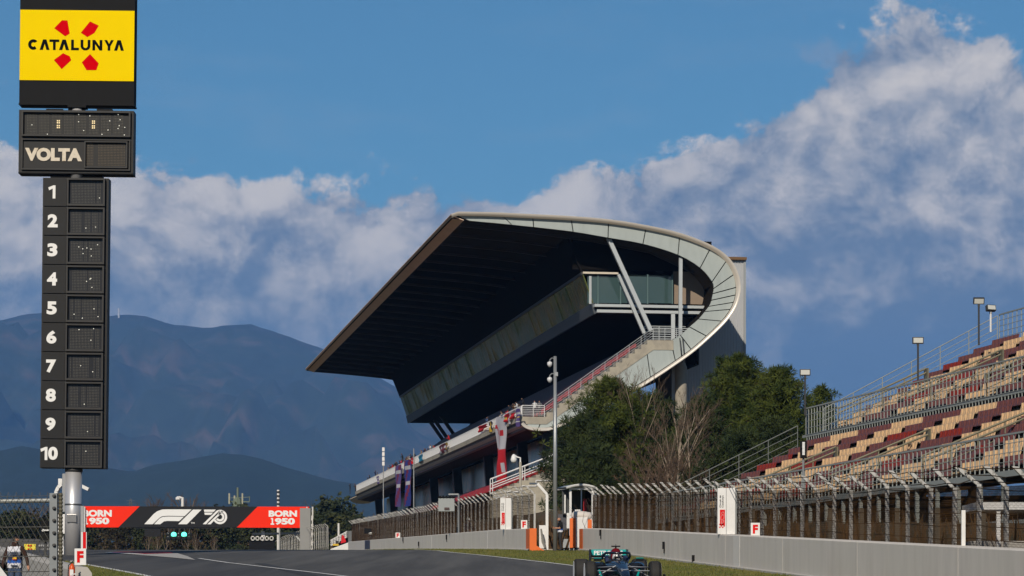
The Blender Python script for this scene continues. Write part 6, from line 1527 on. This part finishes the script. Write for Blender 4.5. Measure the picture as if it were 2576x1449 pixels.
banner('maroon and white patterned cloth on the balcony rail', cx(842), cx(905), cy(482), cy(450), cy(552), cy(528), [M('flag_maroon', (.16, .03, .04), .8, .2, 2), fw_, fy_], lambda f, g_: int(f * 5) % 2 if int(g_ * 4) % 2 else (2 if f > .8 else 0))
banner('sky-blue jacket hung over the balcony rail', cx(676), cx(703), cy(565), cy(548), cy(625), cy(615), [fsk, fd_], lambda f, g_: 0 if g_ < .8 else 1, nu=4)
banner('small dark pennant near the far end of the balcony', cx(326), cx(340), cy(735), cy(730), cy(800), cy(790), [fpu, fw_], lambda f, g_: int(g_ * 5) % 2, nu=3)
banner('small red scarf beside the striped banners', cx(612), cx(620), cy(582), cy(578), cy(635), cy(630), [fr_], lambda f, g_: 0, nu=2)
# far lower stand end: white rails and a red banner
t_ = thing('far_terrace', 'distant white-railed terrace end with red banner behind the barrier', 'terrace', (P(868, 0, 392).x, 392, GZ(392)))
fx = lambda x: (1100 + x / 6.44) * .629
fv = lambda y: (2050 + y / 6.44) * .629
def fbox(x0, y0, x1, y1, Y, mat, name, th=.3):
    a_ = P(fx(x0), fv(y0), Y); b_ = P(fx(x1), fv(y1), Y); m2 = MB(); m2.box(((a_.x + b_.x) / 2, Y, (a_.z + b_.z) / 2), (b_.x - a_.x, th, a_.z - b_.z)); return m2.build(name, mat, t_)
m2 = MB(); m2.prism([P(fx(1425), fv(960), 392), P(fx(1900), fv(960), 392), P(fx(1900), fv(760), 392), P(fx(1425), fv(935), 392)], (0, .3, 0)); m2.build('white_hoarding', whitep, t_, fix=True)
m2 = MB(); m2.prism([P(fx(1690), fv(790), 393), P(fx(1830), fv(755), 393), P(fx(1815), fv(690), 393), P(fx(1770), fv(590), 393), P(fx(1735), fv(565), 393), P(fx(1720), fv(600), 393)], (0, .2, 0)); m2.build('red_drape', fr_, t_, fix=True)
fbox(1490, 800, 1640, 850, 393, fy_, 'yellow_board'); fbox(1560, 720, 1640, 800, 394, fd_, 'dark_board')
for q in (0, 40, 85, 130): m2 = MB(); m2.beam(P(fx(1430), fv(715 + q), 395), P(fx(1860), fv(480 + q), 395), .14, .16); m2.build('rail', whiter, t_)
for k in range(7): m2 = MB(); m2.beam(P(fx(1440 + k * 68), fv(712 - k * 37), 395), P(fx(1440 + k * 68), fv(840 - k * 37), 395), .14, .14); m2.build('rail_post', whiter, t_)
m2 = MB(); m2.prism([P(fx(1430), fv(960), 396), P(fx(1900), fv(960), 396), P(fx(1900), fv(640), 396), P(fx(1430), fv(880), 396)], (0, 3, 0)); m2.build('terrace_body', M('terrace_brown', (.10, .06, .04), .9, .2, .5), t_, fix=True)
fbox(1885, 470, 1985, 840, 390, M('grey_panel', (.13, .135, .14), .6, .2, 1), 'grey_screen', .4)

# ---------------------------------------------------------------- race car
car = thing('race_car', 'black and teal open-wheel race car with driver heading towards the viewer', 'race car', (0, 0, 0), local=True)
bodym = M('car_black_navy', (.008, .011, .020), .22, .1, 3, spec=.6); carbon = M('car_carbon', (.006, .006, .007), .4, .2, 10); teal = M('car_teal', (.0, .30, .29), .3, .05, 3); rubber = M('tyre_rubber', (.014, .0135, .013), .75, .3, 4); tread = M('tyre_tread', (.030, .028, .026), .8, .3, 4); silver = M('car_silver', (.55, .55, .56), .25, .1, 5, metal=.6); maroonc = M('car_dark_red', (.13, .004, .008), .3, .1, 5)
yaw = R(3.2); fw = Vector((math.sin(yaw), -math.cos(yaw), -.0396)).normalized(); upc = Vector((0, -.0396, 1)); rt = fw.cross(upc).normalized(); upc = rt.cross(fw)
cp = Vector((P(1566, 0, 74.5).x, 74.5, GZ(74.5) + .025))
car.matrix_basis = Matrix(((rt.x, fw.x, upc.x, cp.x), (rt.y, fw.y, upc.y, cp.y), (rt.z, fw.z, upc.z, cp.z), (0, 0, 0, 1)))
def loft(secs, name, mat, n_=18, e_=2.6, par=car, xo=0.0):
    rws = []
    for y, hw_, z0, z1, *o_ in secs:
        xc = o_[0] if o_ else xo; row = []
        for k in range(n_ + 1):
            t = 2 * math.pi * k / n_; c_, s_ = math.cos(t), math.sin(t)
            row.append(Vector((xc + hw_ * math.copysign(abs(c_) ** (2 / e_), c_), y, (z0 + z1) / 2 + (z1 - z0) / 2 * math.copysign(abs(s_) ** (2 / e_), s_))))
        rws.append(row)
    m2 = MB(); m2.grid(rws); m2.add(rws[0][:-1], [tuple(range(n_))]); m2.add(rws[-1][:-1], [tuple(reversed(range(n_)))]); return m2.build(name, mat, par, True, fix=True)
loft([(1.15, .07, .20, .30), (1.05, .10, .19, .35), (.6, .13, .22, .46), (0, .165, .25, .59), (-.6, .22, .2, .655), (-.95, .30, .14, .67), (-1.3, .36, .1, .66), (-2.0, .40, .08, .62), (-2.6, .36, .08, .56)], 'chassis', bodym)
loft([(-1.86, .115, .60, .955), (-1.92, .135, .55, .98), (-2.3, .145, .45, .965), (-2.9, .12, .4, .84), (-3.5, .07, .38, .62), (-4.0, .03, .36, .46)], 'engine_cover', bodym)
loft([(-1.845, .10, .68, .945), (-1.865, .125, .64, .965), (-1.9, .138, .60, .985)], 'air_intake', maroonc); loft([(-1.835, .07, .72, .88), (-1.85, .08, .71, .90)], 'intake_mouth', carbon)
for s_ in (-1, 1):
    loft([(-1.45, .20, .20, .60, s_ * .52), (-1.6, .27, .12, .63, s_ * .52), (-2.4, .25, .1, .56, s_ * .5), (-3.2, .14, .1, .42, s_ * .38), (-3.7, .05, .1, .28, s_ * .28)], 'sidepod', bodym)
    m2 = MB(); m2.box((s_ * .56, -1.12, .70), (.21, .07, .09)); mr = m2.build('mirror', carbon, car, bevel=.015); m2 = MB(); m2.tube([(s_ * .5, -1.12, .68), (s_ * .36, -1.15, .58)], .012, 5); m2.build('mirror_stalk', carbon, mr); m2 = MB(); m2.box((s_ * .56, -1.085, .735), (.2, .02, .018)); m2.build('mirror_edge', teal, mr)
    m2 = MB(); m2.prism([(s_ * .50, -3.80, .30), (s_ * .50, -4.40, .30), (s_ * .50, -4.42, .88), (s_ * .50, -4.3, .925), (s_ * .50, -3.84, .925)], (s_ * .02, 0, 0)); m2.build('wing_endplate', carbon, car, fix=True)
    m2 = MB(); m2.tube([(s_ * .70, -.95, .22), (s_ * .66, -1.4, .48)], .02, 5); m2.prism([(s_ * .58, -.9, .1), (s_ * .60, -1.35, .1), (s_ * .62, -1.35, .50), (s_ * .60, -.95, .44)], (s_ * .012, 0, 0)); m2.build('barge_board', carbon, car, fix=True)
    m2 = MB(); m2.prism([(s_ * .40, -.92, .12), (s_ * .46, -.92, .12), (s_ * .56, -.9, .42), (s_ * .52, -.9, .44)], (0, -.02, 0)); m2.build('teal_vane', teal, car, fix=True)
    for nm, mt, a_, b_, r in (('upper_wishbone', carbon, (.16, .25, .50), (.72, .02, .50), .016), ('upper_wishbone', silver, (.20, -.45, .52), (.72, -.02, .50), .016), ('lower_wishbone', carbon, (.14, .2, .30), (.74, .02, .22), .016), ('lower_wishbone', carbon, (.2, -.5, .26), (.74, -.02, .22), .016), ('push_rod', silver, (.18, 0, .55), (.70, 0, .26), .013), ('track_rod', silver, (.17, .1, .42), (.73, .12, .42), .013)):
        m2 = MB(); m2.tube([(s_ * a_[0], a_[1], a_[2]), (s_ * b_[0], b_[1], b_[2])], r, 6); m2.build(nm, mt, car)
    for nm, a_, b_ in (('rear_wishbone', (.2, -3.2, .45), (.62, -3.55, .45)), ('rear_wishbone', (.16, -3.7, .3), (.62, -3.65, .25))): m2 = MB(); m2.tube([(s_ * a_[0], a_[1], a_[2]), (s_ * b_[0], b_[1], b_[2])], .018, 6); m2.build(nm, carbon, car)
    for yc, wd in ((0, .305), (-3.6, .405)):
        xo = 1.0 - wd / 2; m2 = MB(); pr2 = [(.165, -wd / 2 + .03), (.20, -wd / 2), (.29, -wd / 2 - .0), (.318, -wd / 2 + .025), (.332, -wd / 2 + .07), (.335, 0), (.332, wd / 2 - .07), (.318, wd / 2 - .025), (.29, wd / 2), (.20, wd / 2), (.165, wd / 2 - .03)]
        m2.lathe(pr2, (s_ * xo, yc, .335), 40, (1, 0, 0)); wh = m2.build('tyre', rubber, car, True)
        m2 = MB(); m2.lathe([(.336, -wd / 2 + .06), (.3372, -wd / 2 + .09), (.3372, wd / 2 - .09), (.336, wd / 2 - .06)], (s_ * xo, yc, .335), 40, (1, 0, 0)); m2.build('tread', tread, wh, True)
        m2 = MB(); m2.lathe([(.168, -wd / 2 + .05), (.15, -wd / 2 + .06), (.05, -wd / 2 + .09), (.05, wd / 2 - .09), (.15, wd / 2 - .06), (.168, wd / 2 - .05)], (s_ * xo, yc, .335), 24, (1, 0, 0)); m2.build('rim', carbon, wh, True)
        m2 = MB(); m2.lathe([(.255, s_ * (wd / 2 + .001)), (.285, s_ * (wd / 2 + .004)), (.262, s_ * (wd / 2 + .003))], (s_ * xo, yc, .335), 36, (1, 0, 0)); m2.build('sidewall_stripe', letw, wh, True)
        m2 = MB(); m2.box((s_ * (xo - .12), yc - .02, .335), (.08, .3, .34)); m2.build('brake_duct', carbon, wh)
m2 = MB(); m2.box((0, -2.4, .045), (1.42, 2.9, .03)); m2.build('floor', carbon, car)
m2 = MB(); m2.prism([(-.49, -3.92, .745), (.49, -3.92, .745), (.49, -4.20, .70), (-.49, -4.20, .70)], (0, 0, .02)); m2.build('wing_main_plane', carbon, car, fix=True)
m2 = MB(); m2.prism([(-.49, -4.12, .735), (.49, -4.12, .735), (.49, -4.20, .92), (-.49, -4.20, .92)], (0, -.015, 0)); m2.build('wing_flap', teal, car, fix=True)
text('PETRONAS', (0.0, -4.145, .83), -.80, .125, gwht, car, .03, (1, 0, 0), (0, -.08, .185 / .2), .006)
m2 = MB(); m2.prism([(-.48, -3.9, .69), (.48, -3.9, .69), (.48, -4.05, .66), (-.48, -4.05, .66)], (0, 0, .015)); m2.build('wing_lower_lip', silver, car, fix=True)
m2 = MB(); m2.tube([(0, -3.95, .4), (0, -4.1, .72)], .025, 6); m2.build('wing_pylon', carbon, car)
# halo
m2 = MB(); m2.tube([(0, -.93, .64), (0, -1.02, .76), (0, -1.12, .845)], [.022, .022, .03], 7); m2.tube([(-.36, -2.0, .70), (-.37, -1.75, .80), (-.31, -1.4, .865), (-.18, -1.2, .87), (0, -1.13, .865), (.18, -1.2, .87), (.31, -1.4, .865), (.37, -1.75, .80), (.36, -2.0, .70)], .034, 8); m2.build('halo', bodym, car, True)
loft([(-1.25, .25, .60, .675), (-1.5, .30, .55, .68), (-1.9, .30, .5, .70)], 'cockpit_rim', carbon)
for s_ in (-1, 1): loft([(-1.45, .04, .62, .74, s_ * .27), (-1.9, .06, .60, .80, s_ * .25)], 'headrest', M('headrest_blue', (.02, .035, .09), .5, .1, 3))
m2 = MB(); m2.box((0, -1.93, 1.035), (.235, .10, .035)); m2.box((0, -1.93, 1.07), (.012, .03, .04)); m2.tube([(0, -1.95, .96), (0, -1.93, 1.03)], .022, 6); m2.build('roll_hoop_camera', black, car)
m2 = MB(); m2.prism([(-1.0, 1.25, .08), (1.0, 1.25, .08), (1.0, .85, .16), (-1.0, .85, .16)], (0, 0, .02)); m2.prism([(-1.0, 1.0, .2), (1.0, 1.0, .2), (1.0, .8, .27), (-1.0, .8, .27)], (0, 0, .012)); m2.build('front_wing', carbon, car, fix=True)
for s_ in (-1, 1): m2 = MB(); m2.box((s_ * .99, .98, .2), (.02, .5, .3)); m2.build('front_wing_endplate', carbon, car)
text('77', (0, -.30, .652), -.20, .16, M('number_navy', (.01, .015, .05), .3, 0, 1), car, .03, (1, 0, 0), (0, -.97, .08), .004)
loft([(.62, .10, .455, .463), (.45, .10, .47, .485)], 'nose_badge', silver)
m2 = MB(); m2.tube([(.12, -.75, .66), (.12, -.75, .80), (.10, -.75, .83)], .008, 5); m2.build('pitot_tube', carbon, car)
# driver: helmet, shoulders
dr_ = tag(bpy.data.objects.new('person', None), 'driver in a white and grey helmet seated in the race car', 'person'); C.objects.link(dr_); ORG[dr_] = Vector((0, 0, 0)); dr_.matrix_basis = car.matrix_basis @ Matrix.Translation((0, -1.62, .40))
pdm, _ = person_mesh(dict(pelvis=(0, -.05, -.18), waist=(0, -.02, -.05), chest=(0, 0, .10), neck=(0, .02, .20), headb=(0, .03, .27), head=(0, .02, .34), top=(0, .02, .40), nose=(0, .11, .33), shL=(.17, 0, .13), elL=(.20, .18, .02), wrL=(.12, .38, .08), shR=(-.17, 0, .13), elR=(-.20, .18, .02), wrR=(-.12, .38, .08), hipL=(.08, .02, -.2), knL=(.09, .5, -.05), anL=(.08, .85, -.2), toL=(.08, .95, -.15), hipR=(-.08, .02, -.2), knR=(-.09, .5, -.05), anR=(-.08, .85, -.2), toR=(-.08, .95, -.15)), fingers=False)
o = inst('body', pdm, dr_)
for i in (2, 3): o.material_slots[i].link = 'OBJECT'; o.material_slots[i].material = cloth('race_suit', (.35, .36, .38))
m2 = MB(); m2.lathe([(.085, -.12), (.118, -.09), (.132, 0), (.125, .06), (.09, .115), (.04, .14), (.002, .145)], (0, .03, .335), 18); m2.build('helmet', M('helmet_white', (.55, .56, .57), .2, .5, 14, col2=(.03, .05, .06), thr=(.5, .55)), dr_, True)
m2 = MB(); m2.box((0, .145, .345), (.17, .04, .06)); m2.build('visor', black, dr_, bevel=.012)

# ---------------------------------------------------------------- parked van at the left edge
vx = -7.52; vy = 40.0; vz = GZ(40) - .3
van = thing('parked_van', 'white van with dark side window just inside the left edge', 'van', (vx, vy, vz), rot=(0, 0, R(13)))
prof2 = [(-2.3, .35), (-2.3, 1.1), (-2.2, 1.84), (-.05, 1.88), (.08, 1.84), (.70, 1.0), (1.5, .9), (1.72, .75), (1.75, .35)]
m2 = MB(); m2.prism([Vector((vx + x, vy + .1, vz + z)) for x, z in prof2], (0, 1.5, 0)); m2.build('body', whitep, van, fix=True)
m2 = MB(); m2.prism([Vector((vx + x, vy + .07, vz + z)) for x, z in ((-1.1, 1.05), (-1.1, 1.74), (-.06, 1.76), (.48, 1.05))], (0, .05, 0)); m2.build('side_window', M('van_glass', (.012, .03, .028), .08, .1, 2), van, fix=True)
m2 = MB(); m2.prism([Vector((vx + x + .02, vy + .3, vz + z + .01)) for x, z in ((.10, 1.80), (.68, 1.02))] + [Vector((vx + .70, vy + .3, vz + 1.05)), Vector((vx + .12, vy + .3, vz + 1.83))], (0, 1.1, 0)); m2.build('windscreen', MATS['van_glass'], van, fix=True)
for x in (-1.5, 1.1): m2 = MB(); m2.lathe([(.30, -.1), (.34, -.06), (.34, .06), (.30, .1)], (vx + x, vy + .15, vz + .34), 20, (0, 1, 0)); m2.build('wheel', rubber, van, True)
m2 = MB(); m2.box((vx + .62, vy + .02, vz + 1.12), (.1, .16, .14)); m2.build('door_mirror', black, van, bevel=.02)
